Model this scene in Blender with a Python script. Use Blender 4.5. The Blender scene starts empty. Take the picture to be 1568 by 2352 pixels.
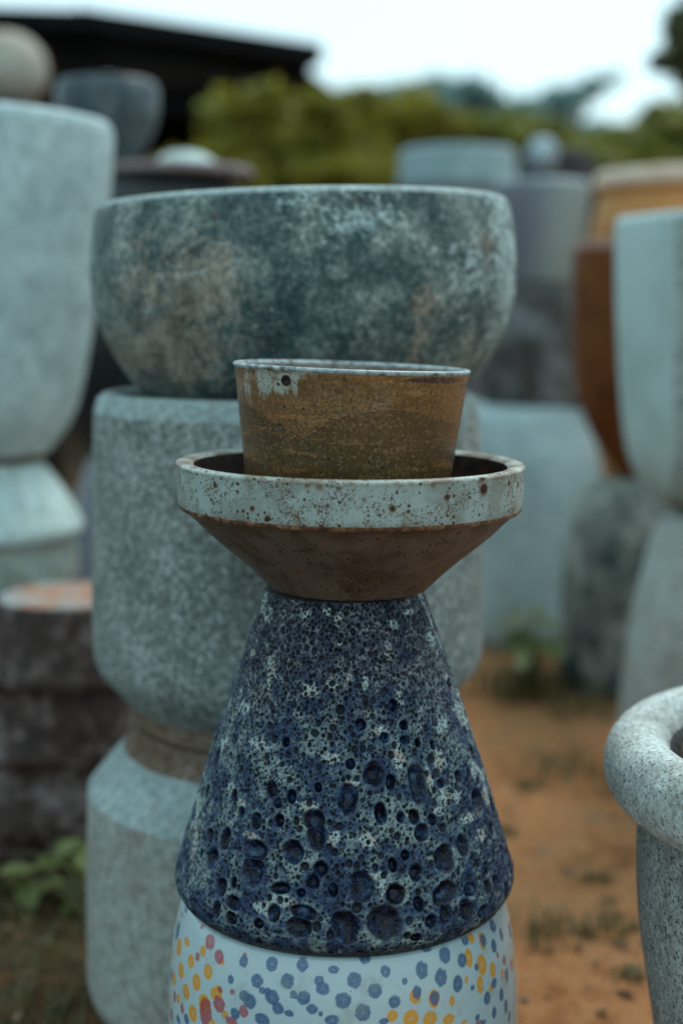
import bpy, math, random
import numpy as np
from mathutils import Vector, Matrix
random.seed(7); rng = np.random.default_rng(7)
R = math.radians
sc = bpy.context.scene
col = sc.collection

# ------------------------------------------------------------------ camera
H = 0.79; TILT = 7.9; F = 3267.0; CX = 784.0; CY = 1176.0
cam_d = bpy.data.cameras.new('camera'); cam = bpy.data.objects.new('camera', cam_d); col.objects.link(cam)
cam.location = (0, 0, H); cam.rotation_euler = (R(90 - TILT), 0, 0)
cam_d.sensor_fit = 'VERTICAL'; cam_d.sensor_height = 36; cam_d.sensor_width = 24; cam_d.lens = 50.0
cam_d.clip_start = 0.02; cam_d.clip_end = 400
cam_d.dof.use_dof = True; cam_d.dof.focus_distance = 1.125; cam_d.dof.aperture_fstop = 2.15
sc.camera = cam
# ------------------------------------------------------------------ sky, sun, exposure
SUN_EL, SUN_AZ = 56, 28          # azimuth clockwise from +Y
w = bpy.data.worlds.new('World'); sc.world = w; w.use_nodes = True
nt = w.node_tree; nt.nodes.clear()
sky = nt.nodes.new('ShaderNodeTexSky'); sky.sky_type = 'NISHITA'; sky.sun_disc = False
sky.sun_elevation = R(SUN_EL); sky.sun_rotation = R(SUN_AZ); sky.dust_density = 3
mx = nt.nodes.new('ShaderNodeMix'); mx.data_type = 'RGBA'; mx.inputs[0].default_value = 0.72
nt.links.new(sky.outputs[0], mx.inputs[6]); mx.inputs[7].default_value = (7.1, 10.2, 10.9, 1)   # even cloud cover
bg = nt.nodes.new('ShaderNodeBackground'); bg.inputs[1].default_value = 0.12
wo = nt.nodes.new('ShaderNodeOutputWorld')
nt.links.new(mx.outputs[2], bg.inputs[0]); nt.links.new(bg.outputs[0], wo.inputs[0])
sd = bpy.data.lights.new('sun', 'SUN'); sd.energy = 1.5; sd.angle = R(20); sd.color = (1, .97, .93)
sun = bpy.data.objects.new('sun', sd); col.objects.link(sun)
sdir = Vector((math.sin(R(SUN_AZ)) * math.cos(R(SUN_EL)), math.cos(R(SUN_AZ)) * math.cos(R(SUN_EL)), math.sin(R(SUN_EL))))
sun.rotation_euler = sdir.to_track_quat('Z', 'Y').to_euler()
sc.view_settings.view_transform = 'Standard'; sc.view_settings.look = 'None'
sc.view_settings.exposure = 0.28; sc.view_settings.gamma = 1.0; sc.view_settings.use_curve_mapping = False
sc.render.engine = 'CYCLES'; sc.cycles.use_denoising = True
sc.cycles.max_bounces = 6

# ------------------------------------------------------------------ measuring helpers
cT, sT = math.cos(R(TILT)), math.sin(R(TILT))
def ray(px, py):
    u = (px - CX) / F; v = (CY - py) / F
    return np.array([u, cT + v * sT, v * cT - sT])
def at(px, py, Y):
    d = ray(px, py); t = Y / d[1]
    return np.array([d[0] * t, Y, H + d[2] * t])
def ground(px, py):
    d = ray(px, py); t = -H / d[2]
    return np.array([d[0] * t, d[1] * t, 0])
def edge(py, hw, Y):
    """radius and height of the outline of a round pot whose axis stands at distance Y"""
    r = hw / F * Y
    for _ in range(5):
        yt = Y - r * r / Y
        d = ray(CX, py); t = yt / d[1]
        lat = hw / F * t
        r = lat / math.sqrt(max(1 - (r / Y) ** 2, .2))
    return r, H + t * d[2]
def fan(a, b, n):
    return [a + (b - a) * i / n for i in range(n + 1)]
def chaikin(p, n=2):
    p = [tuple(q) for q in p]
    for _ in range(n):
        q = [p[0]]
        for a, b in zip(p[:-1], p[1:]):
            q.append((a[0] * .75 + b[0] * .25, a[1] * .75 + b[1] * .25)); q.append((a[0] * .25 + b[0] * .75, a[1] * .25 + b[1] * .75))
        q.append(p[-1]); p = q
    return p
def resample(p, step):
    p = np.array(p, float); d = np.hypot(*np.diff(p, axis=0).T); s = np.concatenate([[0], np.cumsum(d)])
    n = max(2, int(s[-1] / step)); t = np.linspace(0, s[-1], n + 1)
    return np.stack([np.interp(t, s, p[:, 0]), np.interp(t, s, p[:, 1])], 1)
_h = rng.random((256, 256))
def vn(x, y):
    x = np.asarray(x, float); y = np.asarray(y, float)
    xi = np.floor(x).astype(int); yi = np.floor(y).astype(int); fx = x - xi; fy = y - yi
    fx = fx * fx * (3 - 2 * fx); fy = fy * fy * (3 - 2 * fy)
    g = lambda a, b: _h[a & 255, b & 255]
    return (g(xi, yi) * (1 - fx) + g(xi + 1, yi) * fx) * (1 - fy) + (g(xi, yi + 1) * (1 - fx) + g(xi + 1, yi + 1) * fx) * fy
def fbm(x, y, o=4):
    s = 0; a = .5
    for i in range(o):
        s = s + a * vn(x * 2 ** i + 17.3 * i, y * 2 ** i + 5.1 * i); a *= .5
    return s / (1 - .5 ** o)
def sm(a, b, x):
    t = np.clip((x - a) / (b - a), 0, 1); return t * t * (3 - 2 * t)

# ------------------------------------------------------------------ material helpers
class Mt:
    def __init__(s, name):
        s.m = bpy.data.materials.new(name); s.m.use_nodes = True; s.t = s.m.node_tree; s.t.nodes.clear()
        s.out = s.n('ShaderNodeOutputMaterial'); s.p = s.n('ShaderNodeBsdfPrincipled')
        s.t.links.new(s.p.outputs[0], s.out.inputs[0])
        s.co = s.n('ShaderNodeTexCoord').outputs['Object']
    def n(s, k): return s.t.nodes.new(k)
    def put(s, i, v):
        if isinstance(v, bpy.types.NodeSocket): s.t.links.new(v, i)
        elif isinstance(v, (tuple, list)) and len(v) == 3 and i.type == 'RGBA': i.default_value = (*v, 1)
        else: i.default_value = v
    def noise(s, sc_, det=3, ro=.55, dist=0, vec=None):
        x = s.n('ShaderNodeTexNoise'); s.put(x.inputs['Vector'], vec or s.co); x.inputs['Scale'].default_value = sc_
        x.inputs['Detail'].default_value = det; x.inputs['Roughness'].default_value = ro; x.inputs['Distortion'].default_value = dist
        return x.outputs[0]
    def vor(s, sc_, rnd=1, vec=None, out='Distance', feat='F1'):
        x = s.n('ShaderNodeTexVoronoi'); x.feature = feat; s.put(x.inputs['Vector'], vec or s.co); x.inputs['Scale'].default_value = sc_
        x.inputs['Randomness'].default_value = rnd
        return x.outputs[out]
    def scl(s, v, vec=None):
        x = s.n('ShaderNodeMapping'); s.put(x.inputs[0], vec or s.co); x.inputs['Scale'].default_value = v; return x.outputs[0]
    def math(s, op, a, b=0.0, c=0.0, cl=False):
        x = s.n('ShaderNodeMath'); x.operation = op; x.use_clamp = cl
        s.put(x.inputs[0], a); s.put(x.inputs[1], b); s.put(x.inputs[2], c); return x.outputs[0]
    def step(s, a, lo, hi, l=0.0, h=1.0):
        x = s.n('ShaderNodeMapRange'); x.interpolation_type = 'SMOOTHSTEP'; s.put(x.inputs[0], a)
        x.inputs[1].default_value = lo; x.inputs[2].default_value = hi; x.inputs[3].default_value = l; x.inputs[4].default_value = h
        return x.outputs[0]
    def mix(s, f, a, b, bl='MIX'):
        x = s.n('ShaderNodeMix'); x.data_type = 'RGBA'; x.blend_type = bl
        s.put(x.inputs[0], f); s.put(x.inputs[6], a); s.put(x.inputs[7], b); return x.outputs[2]
    def ramp(s, f, st):
        x = s.n('ShaderNodeValToRGB'); s.put(x.inputs[0], f); e = x.color_ramp.elements
        while len(e) < len(st): e.new(.5)
        for k, (p, c) in zip(e, st): k.position = p; k.color = (*c, 1)
        return x.outputs[0]
    def attr(s, name):
        x = s.n('ShaderNodeAttribute'); x.attribute_name = name
        y = s.n('ShaderNodeSeparateColor'); s.t.links.new(x.outputs['Color'], y.inputs[0])
        return x.outputs['Color'], y.outputs[0], y.outputs[1], y.outputs[2]
    def xyz(s):
        x = s.n('ShaderNodeSeparateXYZ'); s.t.links.new(s.co, x.inputs[0]); return x.outputs
    def bump(s, h, dist=.001, st=1.0, nrm=None):
        x = s.n('ShaderNodeBump'); s.put(x.inputs['Height'], h); x.inputs['Distance'].default_value = dist; x.inputs['Strength'].default_value = st
        if nrm: s.put(x.inputs['Normal'], nrm)
        return x.outputs[0]
    def done(s, c, rough=.7, nrm=None, spec=.5, coat=0):
        s.put(s.p.inputs['Base Color'], c); s.put(s.p.inputs['Roughness'], rough); s.p.inputs['Specular IOR Level'].default_value = spec
        if nrm: s.put(s.p.inputs['Normal'], nrm)
        if coat: s.p.inputs['Coat Weight'].default_value = coat; s.p.inputs['Coat Roughness'].default_value = .15
        return s.m
def clay(name, a, b, c, big=9, mid=60, fine=220, speck=(.05, .05, .05), sp=.64, rough=.75, bmp=.0008, contrast=.5, wide=.14, spec=.22):
    m = Mt(name)
    n1 = m.noise(big, 4, .6, .4); n2 = m.noise(mid, 4, .65); n3 = m.noise(fine, 2, .6)
    f = m.math('ADD', m.math('MULTIPLY', n1, 1 - contrast), m.math('MULTIPLY', n2, contrast))
    cc = m.ramp(f, [(.5 - wide, a), (.5, b), (.5 + wide, c)])
    cc = m.mix(m.step(n3, sp, sp + .12), cc, speck)
    stv = m.noise(34, 4, .65, .3, m.scl((1, 1, .13)))
    cc = m.mix(m.step(stv, .50, .72, 0, .38), cc, m.mix(.55, cc, speck, 'MIX'))
    cc = m.mix(.62, cc, m.ramp(m.noise(fine * .6, 3, .7), [(.3, (.45, .45, .45)), (.7, (1.45, 1.45, 1.45))]), 'MULTIPLY')
    h = m.math('ADD', n3, m.math('MULTIPLY', n2, .8))
    return m.done(cc, rough, m.bump(h, bmp), spec)

# ------------------------------------------------------------------ object helpers
def link(name, verts, faces, m, parent=None, smooth=True, loc=None):
    me = bpy.data.meshes.new(name)
    verts = np.asarray(verts, np.float32)
    if isinstance(faces, np.ndarray):
        k = faces.shape[1]; nf = len(faces)
        me.vertices.add(len(verts)); me.vertices.foreach_set('co', verts.ravel())
        me.loops.add(nf * k); me.loops.foreach_set('vertex_index', faces.astype(np.int32).ravel())
        me.polygons.add(nf); me.polygons.foreach_set('loop_start', np.arange(0, nf * k, k, dtype=np.int32))
        me.update(calc_edges=True)
    else:
        me.from_pydata([tuple(v) for v in verts], [], faces)
    if smooth: me.polygons.foreach_set('use_smooth', [True] * len(me.polygons))
    me.materials.append(m); me.update()
    o = bpy.data.objects.new(name, me); col.objects.link(o)
    if parent: o.parent = parent
    if loc is not None: o.location = loc
    return o
def paint(o, name, rgb):
    a = o.data.color_attributes.new(name, 'FLOAT_COLOR', 'POINT')
    d = np.ones((len(o.data.vertices), 4), np.float32); d[:, :3] = rgb
    a.data.foreach_set('color', d.ravel())
def tag(o, label, cat, group=None, kind=None):
    o['label'] = label; o['category'] = cat
    if group: o['group'] = group
    if kind: o['kind'] = kind
def thing(name, label, cat, loc, group=None, rot=None):
    o = bpy.data.objects.new(name, None); o.empty_display_size = .05; col.objects.link(o); o.location = loc
    if rot: o.rotation_euler = rot
    tag(o, label, cat, group); return o
def struct(o): o['kind'] = 'structure'; return o
def ring_mesh(pts, seg, sides=None, wob=0.0, seed=0, disp=None):
    pts = np.asarray(pts, float); th = np.linspace(0, 2 * math.pi, seg, endpoint=False)
    T, RR = np.meshgrid(th, pts[:, 0]); Z = np.repeat(pts[:, 1][:, None], seg, 1)
    if sides:      # flat facets, slightly rounded corners
        a = 2 * math.pi / sides; k = np.mod(T + math.pi / 2, a) - a / 2
        RR = RR * (math.cos(a / 2) / np.cos(k)) ** .99
    if wob:
        RR = RR * (1 + wob * (fbm(np.cos(T) * 1.3 + seed * 7 + 9, np.sin(T) * 1.3 + Z * 4 + 9, 3) - .5) * 2)
        Z = Z + wob * .12 * (fbm(np.cos(T) * 1.1 + seed + 40, np.sin(T) * 1.1 + 31, 2) - .5) * sm(0, .05, RR)
    if disp is not None: RR, Z = disp(T, RR, Z)
    V = np.stack([RR * np.sin(T), -RR * np.cos(T), Z], -1).reshape(-1, 3)
    n = len(pts); i = np.arange(n - 1)[:, None]; j = np.arange(seg)[None, :]; j2 = (j + 1) % seg
    f = np.stack([i * seg + j, i * seg + j2, (i + 1) * seg + j2, (i + 1) * seg + j], -1).reshape(-1, 4)
    return V, f, T, Z
def prof(spec, Y):
    """outline points from top to bottom -> (r, z) from bottom to top"""
    return [edge(py, hw, Y) for py, hw in reversed(spec)]
def hollow(out, t, depth=None, lip=.35):
    """close an outline (bottom to top) with a rounded lip and an inner wall"""
    o = np.array(out); r1, z1 = o[-1]; zb = o[0][1] + t if depth is None else z1 - depth
    inn = [(r1 - t * .25, z1 + t * lip), (r1 - t * .75, z1 + t * lip), (r1 - t, z1)]
    for r, z in o[::-1][1:]:
        if z > zb + .004: inn.append((max(r - t, .01), z))
    rr = np.interp(zb, o[:, 1], o[:, 0]) - t
    inn += [(max(rr, .012), zb + .002), (max(rr * .9, .01), zb), (0.0005, zb)]
    return inn
def pot(name, label, cat, cx, Y, parts, group=None, rot=0, tiltx=0, tilty=0, seg=128, wob=.006, z0=None, sides=None, yref=None, seed=None):
    """parts: list of (part name, material, [(r, z world)...] )"""
    yref = yref or CY
    zlo = min(p[1] for _, _, pts in parts for p in pts) if z0 is None else z0
    zhi = max(p[1] for _, _, pts in parts for p in pts)
    zm = (zlo + zhi) / 2
    dep = (Y * cT + (H - zm) * sT)            # depth along the view axis half way up
    X = (cx - CX) / F * dep
    e = thing(name, label, cat, (X, Y, zlo), group, (R(tiltx), R(tilty), 0))
    sd_ = seed if seed is not None else random.random() * 20
    obs = []
    for pn, m, pts in parts:
        V, f, T, Z = ring_mesh([(r, z - zlo) for r, z in pts], seg, sides, wob, sd_)
        o = link(pn, V, f, m, e, smooth=not sides); o['T'] = 0; del o['T']
        obs.append((o, T.ravel(), Z.ravel()))
    return e, X, zlo, obs
def surf(px, py, X, Y, pr):
    """where a line of sight meets a round pot: angle round the axis and height"""
    pr = np.array(pr); pr = pr[np.argsort(pr[:, 1])]
    d = ray(px, py); rm = pr[:, 0].max()
    t = np.linspace((Y - rm * 1.1) / d[1], (Y + .01) / d[1], 900)
    x = d[0] * t - X; y = d[1] * t - Y; z = H + d[2] * t
    rr = np.hypot(x, y); Rz = np.interp(z, pr[:, 1], pr[:, 0])
    k = np.where(rr < Rz)[0]
    k = k[0] if len(k) else np.argmin(rr - Rz)
    return math.atan2(x[k], -y[k]), z[k]

# ------------------------------------------------------------------ materials
# patterned stool: white glaze with stamped dots
m = Mt('spotted white glaze'); c, r_, g_, b_ = m.attr('dots')
st = m.noise(900, 2, .7); gr = m.noise(35, 4, .7)
c = m.mix(m.math('MULTIPLY', m.step(gr, .52, .72), .45), c, (.20, .22, .20))
c = m.mix(m.step(m.noise(420, 1, .5), .76, .8), c, (.08, .07, .06))
M_STOOL = m.done(c, .32, m.bump(m.math('ADD', m.noise(60, 2), m.math('MULTIPLY', st, .15)), .0006), .5)
# pitted volcanic glaze
m = Mt('pitted blue lava glaze'); c, pit, big, scum = m.attr('lava')
n1 = m.noise(38, 5, .65, .5); n2 = m.noise(150, 3, .65); n3 = m.noise(620, 2, .6)
z = m.xyz()[2]
crust = m.ramp(m.math('ADD', m.math('MULTIPLY', n1, .72), m.math('MULTIPLY', n2, .28)),
               [(.40, (.009, .023, .072)), (.475, (.026, .054, .105)), (.53, (.088, .130, .155)), (.60, (.19, .25, .25))])
dark = m.ramp(m.math('ADD', m.math('MULTIPLY', n1, .5), m.math('MULTIPLY', n2, .5)),
              [(.40, (.010, .018, .040)), (.48, (.030, .042, .068)), (.53, (.075, .085, .10)), (.60, (.17, .20, .22))])
c = m.mix(m.step(m.math('ADD', z, m.math('MULTIPLY', m.math('SUBTRACT', n1, .5), .25)), .15, .24), crust, dark)
c = m.mix(m.math('MULTIPLY', m.step(m.math('ADD', scum, m.math('MULTIPLY', m.math('SUBTRACT', n2, .5), 1.6)), .34, .80), .85), c,
          m.mix(m.step(m.noise(90, 2), .5, .62), (.36, .44, .44), (.38, .33, .27)))
c = m.mix(m.step(m.math('ADD', z, m.math('MULTIPLY', m.math('SUBTRACT', n2, .5), .02)), .0035, .0095, 1, 0), c, (.010, .011, .016))
c = m.mix(m.step(n3, .54, .62), c, m.mix(.75, c, (.008, .010, .018), 'MIX'))
bc = m.ramp(m.noise(110, 3, .65), [(.42, (.0015, .003, .008)), (.52, (.003, .008, .026)), (.60, (.010, .028, .075)), (.68, (.05, .10, .16))])
c = m.mix(pit, c, m.mix(big, (.0025, .004, .008), bc))
rgh = m.math('SUBTRACT', .52, m.math('MULTIPLY', big, .36))
M_LAVA = m.done(c, rgh, m.bump(m.math('ADD', m.math('MULTIPLY', n3, .6), n2), .0016), .3)
m = Mt('bare dark foot of the lava glaze')
M_LAVA_EDGE = m.done(m.ramp(m.noise(160, 3), [(.4, (.008, .009, .012)), (.62, (.03, .03, .035)), (.75, (.12, .07, .04))]), .6, m.bump(m.noise(200, 3), .001))
# saucer
def spots(m, scale, rad, c, colr, halo=None, dens=.5, vec=None):
    d = m.vor(scale, 1, vec); cl = m.vor(scale, 1, vec, 'Color')
    s_ = m.n('ShaderNodeSeparateColor'); m.put(s_.inputs[0], cl)
    rr = m.math('MULTIPLY', m.math('SUBTRACT', s_.outputs[0], dens, cl=True), rad / (1 - dens))
    q = m.math('SUBTRACT', d, rr)
    on = m.math('GREATER_THAN', s_.outputs[0], dens + .02)
    if halo: c = m.mix(m.math('MULTIPLY', m.step(q, -.02, .16, 1, 0), on), c, halo)
    k = m.math('MULTIPLY', m.step(q, -.05, .03, 1, 0), on)
    return m.mix(k, c, colr), k
def saucer_mat(name, base, base2, rust, amt):
    m = Mt(name); w_ = m.noise(30, 4, .6, .5)
    c = m.mix(m.step(w_, .42, .62), base, base2)
    zz = m.xyz()[2]
    sp = m.noise(560, 3, .7); cl = m.noise(42, 3, .6)
    c = m.mix(m.math('MULTIPLY', m.step(m.math('ADD', sp, m.math('MULTIPLY', m.math('SUBTRACT', cl, .5), .5)), amt, amt + .06), .92), c, rust)
    c, k0 = spots(m, 230, .36, c, (.06, .028, .010), None, .4)
    c, k1 = spots(m, 95, .24, c, (.04, .018, .010), (.12, .07, .035), .6)
    c, k2 = spots(m, 48, .21, c, (.012, .008, .007), (.14, .075, .04), .72)
    h = m.math('SUBTRACT', m.math('MULTIPLY', m.noise(120, 3), .5), m.math('ADD', k1, k2))
    return m.done(c, m.math('ADD', .42, m.math('MULTIPLY', w_, .2)), m.bump(h, .0007), .25)
M_BAND = saucer_mat('speckled pale celadon glaze', (.275, .335, .32), (.20, .23, .205), (.085, .040, .014), .55)
M_LIP = saucer_mat('worn rim glaze', (.38, .43, .39), (.22, .19, .15), (.08, .035, .02), .57)
M_SBODY = saucer_mat('bare brown speckled stoneware', (.115, .085, .064), (.078, .050, .031), (.028, .014, .009), .575)
M_SIN = clay('dark brown inside', (.022, .013, .011), (.035, .02, .017), (.055, .032, .026), 10, 60, 200, rough=.5, spec=.03)
m = Mt('rust coloured glaze line'); M_LINE = m.done(m.ramp(m.noise(70, 4, .7), [(.35, (.022, .010, .006)), (.5, (.085, .032, .014)), (.62, (.22, .12, .06)), (.74, (.35, .36, .32))]), .5, m.bump(m.noise(200, 3), .0008))
# cup
m = Mt('amber brown ash glaze'); c, low, sc_, pur = m.attr('glaze')
n1 = m.noise(16, 4, .6, .4); n2 = m.noise(95, 4, .65); n3 = m.noise(380, 3, .7); ns = m.noise(14, 4, .7, vec=m.scl((1, 1, 7)))
nl = m.noise(60, 3, .7, vec=m.scl((1, 1, .35)))
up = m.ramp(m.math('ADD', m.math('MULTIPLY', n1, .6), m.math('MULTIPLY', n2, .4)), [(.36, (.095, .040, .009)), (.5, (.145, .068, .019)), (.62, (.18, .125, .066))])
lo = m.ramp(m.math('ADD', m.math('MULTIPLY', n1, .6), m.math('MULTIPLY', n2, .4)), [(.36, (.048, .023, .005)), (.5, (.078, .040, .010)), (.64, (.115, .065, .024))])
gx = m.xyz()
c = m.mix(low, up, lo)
c = m.mix(m.math('MULTIPLY', m.step(ns, .52, .66), .45), c, (.33, .15, .05))
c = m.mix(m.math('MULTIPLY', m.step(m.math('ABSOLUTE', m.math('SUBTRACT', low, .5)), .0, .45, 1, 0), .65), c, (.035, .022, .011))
c = m.mix(m.step(m.math('ADD', sc_, m.math('MULTIPLY', m.math('SUBTRACT', nl, .5), 3.2)), .55, 1.1), c, (.30, .32, .27))
c = m.mix(m.step(m.math('ADD', pur, m.math('MULTIPLY', m.math('SUBTRACT', n2, .5), .8)), .45, .6), c, (.035, .016, .014))
c = m.mix(m.math('MULTIPLY', m.step(m.math('ADD', n3, m.math('MULTIPLY', m.math('SUBTRACT', n1, .5), .35)), .53, .60), .75), c, (.045, .024, .009))
c = m.mix(m.math('MULTIPLY', m.step(n3, .36, .44, 1, 0), .45), c, (.34, .21, .11))
c, k0 = spots(m, 190, .30, c, (.025, .014, .010), None, .62)
c, k1 = spots(m, 55, .15, c, (.012, .009, .008), (.07, .04, .02), .86)
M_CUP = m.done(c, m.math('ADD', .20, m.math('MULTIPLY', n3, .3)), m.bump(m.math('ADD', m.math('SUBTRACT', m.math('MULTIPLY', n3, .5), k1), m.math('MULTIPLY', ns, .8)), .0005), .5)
m = Mt('blue grey cup lip'); M_CUPLIP = m.done(m.ramp(m.noise(130, 4, .7), [(.34, (.07, .04, .02)), (.42, (.16, .20, .21)), (.55, (.30, .37, .38)), (.68, (.42, .42, .35))]), .4, m.bump(m.noise(180, 3), .0008))
M_CUPIN = clay('cup inside glaze', (.10, .07, .055), (.17, .125, .10), (.24, .20, .17), 14, 60, 200, (.05, .03, .02), rough=.4)
# big mottled bowl
m = Mt('mottled teal and ash glaze'); c, pale, tan, drk = m.attr('patch')
n1 = m.noise(22, 5, .65, .6); n2 = m.noise(150, 5, .78); n3 = m.noise(260, 3, .7); nd = m.math('SUBTRACT', n2, .5)
base = m.ramp(m.math('ADD', m.math('MULTIPLY', n1, .45), m.math('MULTIPLY', n2, .55)), [(.4, (.020, .044, .046)), (.47, (.062, .100, .098)), (.53, (.135, .175, .165)), (.61, (.34, .38, .34))])
dk = m.ramp(m.math('ADD', m.math('MULTIPLY', n1, .3), m.math('MULTIPLY', n3, .7)), [(.42, (.014, .034, .040)), (.50, (.036, .066, .072)), (.57, (.12, .155, .155)), (.64, (.24, .27, .25))])
pl = m.ramp(m.math('ADD', m.math('MULTIPLY', n1, .4), m.math('MULTIPLY', n2, .6)), [(.42, (.13, .19, .19)), (.5, (.29, .38, .38)), (.6, (.48, .58, .58))])
tn = m.ramp(m.math('ADD', m.math('MULTIPLY', n1, .5), m.math('MULTIPLY', n2, .5)), [(.40, (.070, .065, .050)), (.47, (.16, .145, .115)), (.54, (.26, .235, .19)), (.62, (.40, .36, .29))])
ndg = m.noise(30, 5, .7, 1.2, m.scl((1, 1, 2.6)))
off = m.math('MULTIPLY', m.math('ADD', m.math('SUBTRACT', ndg, .5), nd), 1.9)
c = m.mix(m.step(m.math('ADD', drk, off), .30, .75), base, dk)
c = m.mix(m.step(m.math('ADD', tan, off), .28, .72), c, tn)
c = m.mix(m.step(m.math('ADD', pale, off), .28, .75), c, pl)
c, k = spots(m, 26, .16, c, (.02, .015, .012), (.10, .07, .05), .86)
M_BOWL = m.done(c, .62, m.bump(m.math('SUBTRACT', m.math('ADD', n2, n3), k), .0018), .25)
M_GREY = clay('coarse grey green slip', (.115, .135, .125), (.205, .23, .215), (.36, .39, .385), 12, 140, 260, (.075, .065, .055), .58, .85, .0022, .72, .10)
M_GREYTOP = clay('pale grey slip worn at the edge', (.20, .25, .245), (.27, .33, .325), (.35, .42, .415), 14, 80, 200, (.24, .13, .07), .7, .8, .001)
M_GREY2 = clay('pale beige grey slip', (.185, .18, .16), (.255, .26, .235), (.33, .355, .33), 10, 75, 200, (.14, .10, .07), .66, .85, .0015, .6)
M_NECK = clay('bare tan stoneware neck', (.10, .065, .04), (.155, .11, .078), (.21, .165, .13), 14, 60, 200, (.20, .08, .03), .66, .75, .001)
M_SEAM = clay('orange brown unglazed edge', (.07, .03, .012), (.13, .055, .022), (.19, .09, .04), 18, 80, 200, rough=.8)
M_PALE = clay('pale celadon slip', (.30, .38, .385), (.40, .50, .505), (.47, .58, .585), 7, 26, 150, (.20, .23, .24), .72, .65, .0008, .5, .12)
M_PALE2 = clay('pale sage slip', (.33, .38, .345), (.43, .53, .51), (.52, .63, .62), 7, 30, 140, (.3, .27, .2), .7, .7, .001)
M_PALEYEL = clay('pale glaze with ochre runs', (.17, .155, .09), (.27, .29, .24), (.37, .46, .45), 12, 40, 140, rough=.6)
M_FOOTBROWN = clay('brown bare clay foot', (.06, .03, .018), (.10, .055, .035), (.15, .09, .06), 12, 60, 200, rough=.8)
M_DKBROWN = clay('dark brown ribbed clay', (.014, .008, .007), (.050, .030, .025), (.19, .15, .14), 14, 44, 150, (.12, .035, .02), .62, .6, .003, .55, .13)
M_TERRA = clay('terracotta and white wash', (.36, .17, .10), (.30, .22, .17), (.31, .35, .36), 11, 26, 120, (.2, .09, .05), .64, .7, .002, .4, .05)
M_BLACK = clay('black glaze', (.008, .010, .012), (.014, .016, .018), (.022, .026, .028), 10, 40, 150, rough=.35, spec=.3)
M_DTEAL = clay('dark teal streaked glaze', (.030, .045, .052), (.055, .080, .090), (.13, .155, .16), 8, 30, 100, (.16, .10, .09), .7, .4)
M_CREAM = clay('cream stone clay', (.30, .24, .18), (.38, .34, .28), (.46, .44, .39), 8, 40, 150, (.16, .12, .09), .66, .8, .002)
M_PINK = clay('dusty pink clay edge', (.15, .11, .105), (.22, .17, .165), (.28, .23, .22), 10, 40, 150, rough=.8)
M_OCHRE = clay('ochre clay', (.46, .19, .055), (.54, .245, .08), (.58, .31, .13), 6, 30, 150, (.3, .14, .06), .7, .7)
M_OCHRERIM = clay('pale pink rim clay', (.50, .35, .25), (.58, .44, .34), (.62, .52, .43), 6, 30, 150, rough=.7)
M_RUST = clay('rust brown glaze', (.085, .018, .004), (.14, .038, .006), (.18, .062, .009), 7, 25, 150, (.06, .03, .01), .7, .7)
M_RUSTRIM = clay('dusty red rim', (.22, .10, .07), (.27, .14, .11), (.33, .20, .16), 7, 30, 150, rough=.7)
M_PURP = clay('purple grey glaze', (.10, .105, .125), (.145, .15, .17), (.19, .20, .215), 7, 25, 120, rough=.5)
M_MUD = clay('muddy brown grey glaze', (.045, .038, .033), (.085, .075, .068), (.19, .20, .205), 9, 22, 120, rough=.5, wide=.1)
M_QUAY = clay('sage and dark green drip glaze', (.020, .042, .042), (.15, .155, .135), (.30, .32, .28), 10, 22, 120, rough=.5, contrast=.4, wide=.09)
M_WARMGREY = clay('warm grey slip', (.25, .25, .22), (.34, .36, .34), (.40, .47, .46), 6, 30, 150, (.2, .17, .13), .7, .8)
M_SILVER = clay('silver grey glaze', (.30, .37, .42), (.34, .42, .46), (.38, .46, .50), 7, 30, 100, rough=.35)
M_RIMPOT = clay('weathered grey cement', (.17, .17, .16), (.27, .29, .28), (.40, .44, .43), 10, 120, 330, (.05, .036, .03), .53, .9, .0022, .45, .12)
M_RIMLIP = clay('weathered pale cement lip', (.33, .35, .33), (.47, .52, .50), (.58, .64, .62), 11, 60, 330, (.13, .11, .09), .555, .85, .0018, .45, .12)
M_RED = clay('dull red clay', (.16, .05, .035), (.24, .085, .065), (.3, .13, .11), 10, 40, 150, rough=.6)
# soil
m = Mt('orange laterite soil')
n1 = m.noise(3.2, 5, .6, .3); n2 = m.noise(30, 5, .7); n3 = m.noise(160, 3, .7)
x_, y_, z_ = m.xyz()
c = m.ramp(m.math('ADD', m.math('MULTIPLY', n1, .45), m.math('MULTIPLY', n2, .55)), [(.36, (.26, .10, .036)), (.48, (.46, .20, .080)), (.62, (.56, .29, .14))])
c = m.mix(m.math('MULTIPLY', m.step(m.math('ADD', n1, m.math('MULTIPLY', m.math('SUBTRACT', n2, .5), .9)), .55, .72), .7), c, (.10, .07, .03))
left_dark = m.step(m.math('ADD', x_, m.math('MULTIPLY', m.math('SUBTRACT', n1, .5), .5)), -.35, -.02, 1, 0)  # darker soil towards the left, with a noisy edge
left_soil = m.ramp(m.math('ADD', m.math('MULTIPLY', n2, .6), m.math('MULTIPLY', n3, .4)), [(.38, (.018, .013, .007)), (.5, (.045, .030, .014)), (.6, (.13, .055, .022))])
c = m.mix(left_dark, c, left_soil)
c = m.mix(m.step(n3, .6, .75), c, (.42, .30, .20))
M_SOIL = m.done(c, .95, m.bump(m.math('ADD', n2, m.math('MULTIPLY', n3, .6)), .02), .15)
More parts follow.
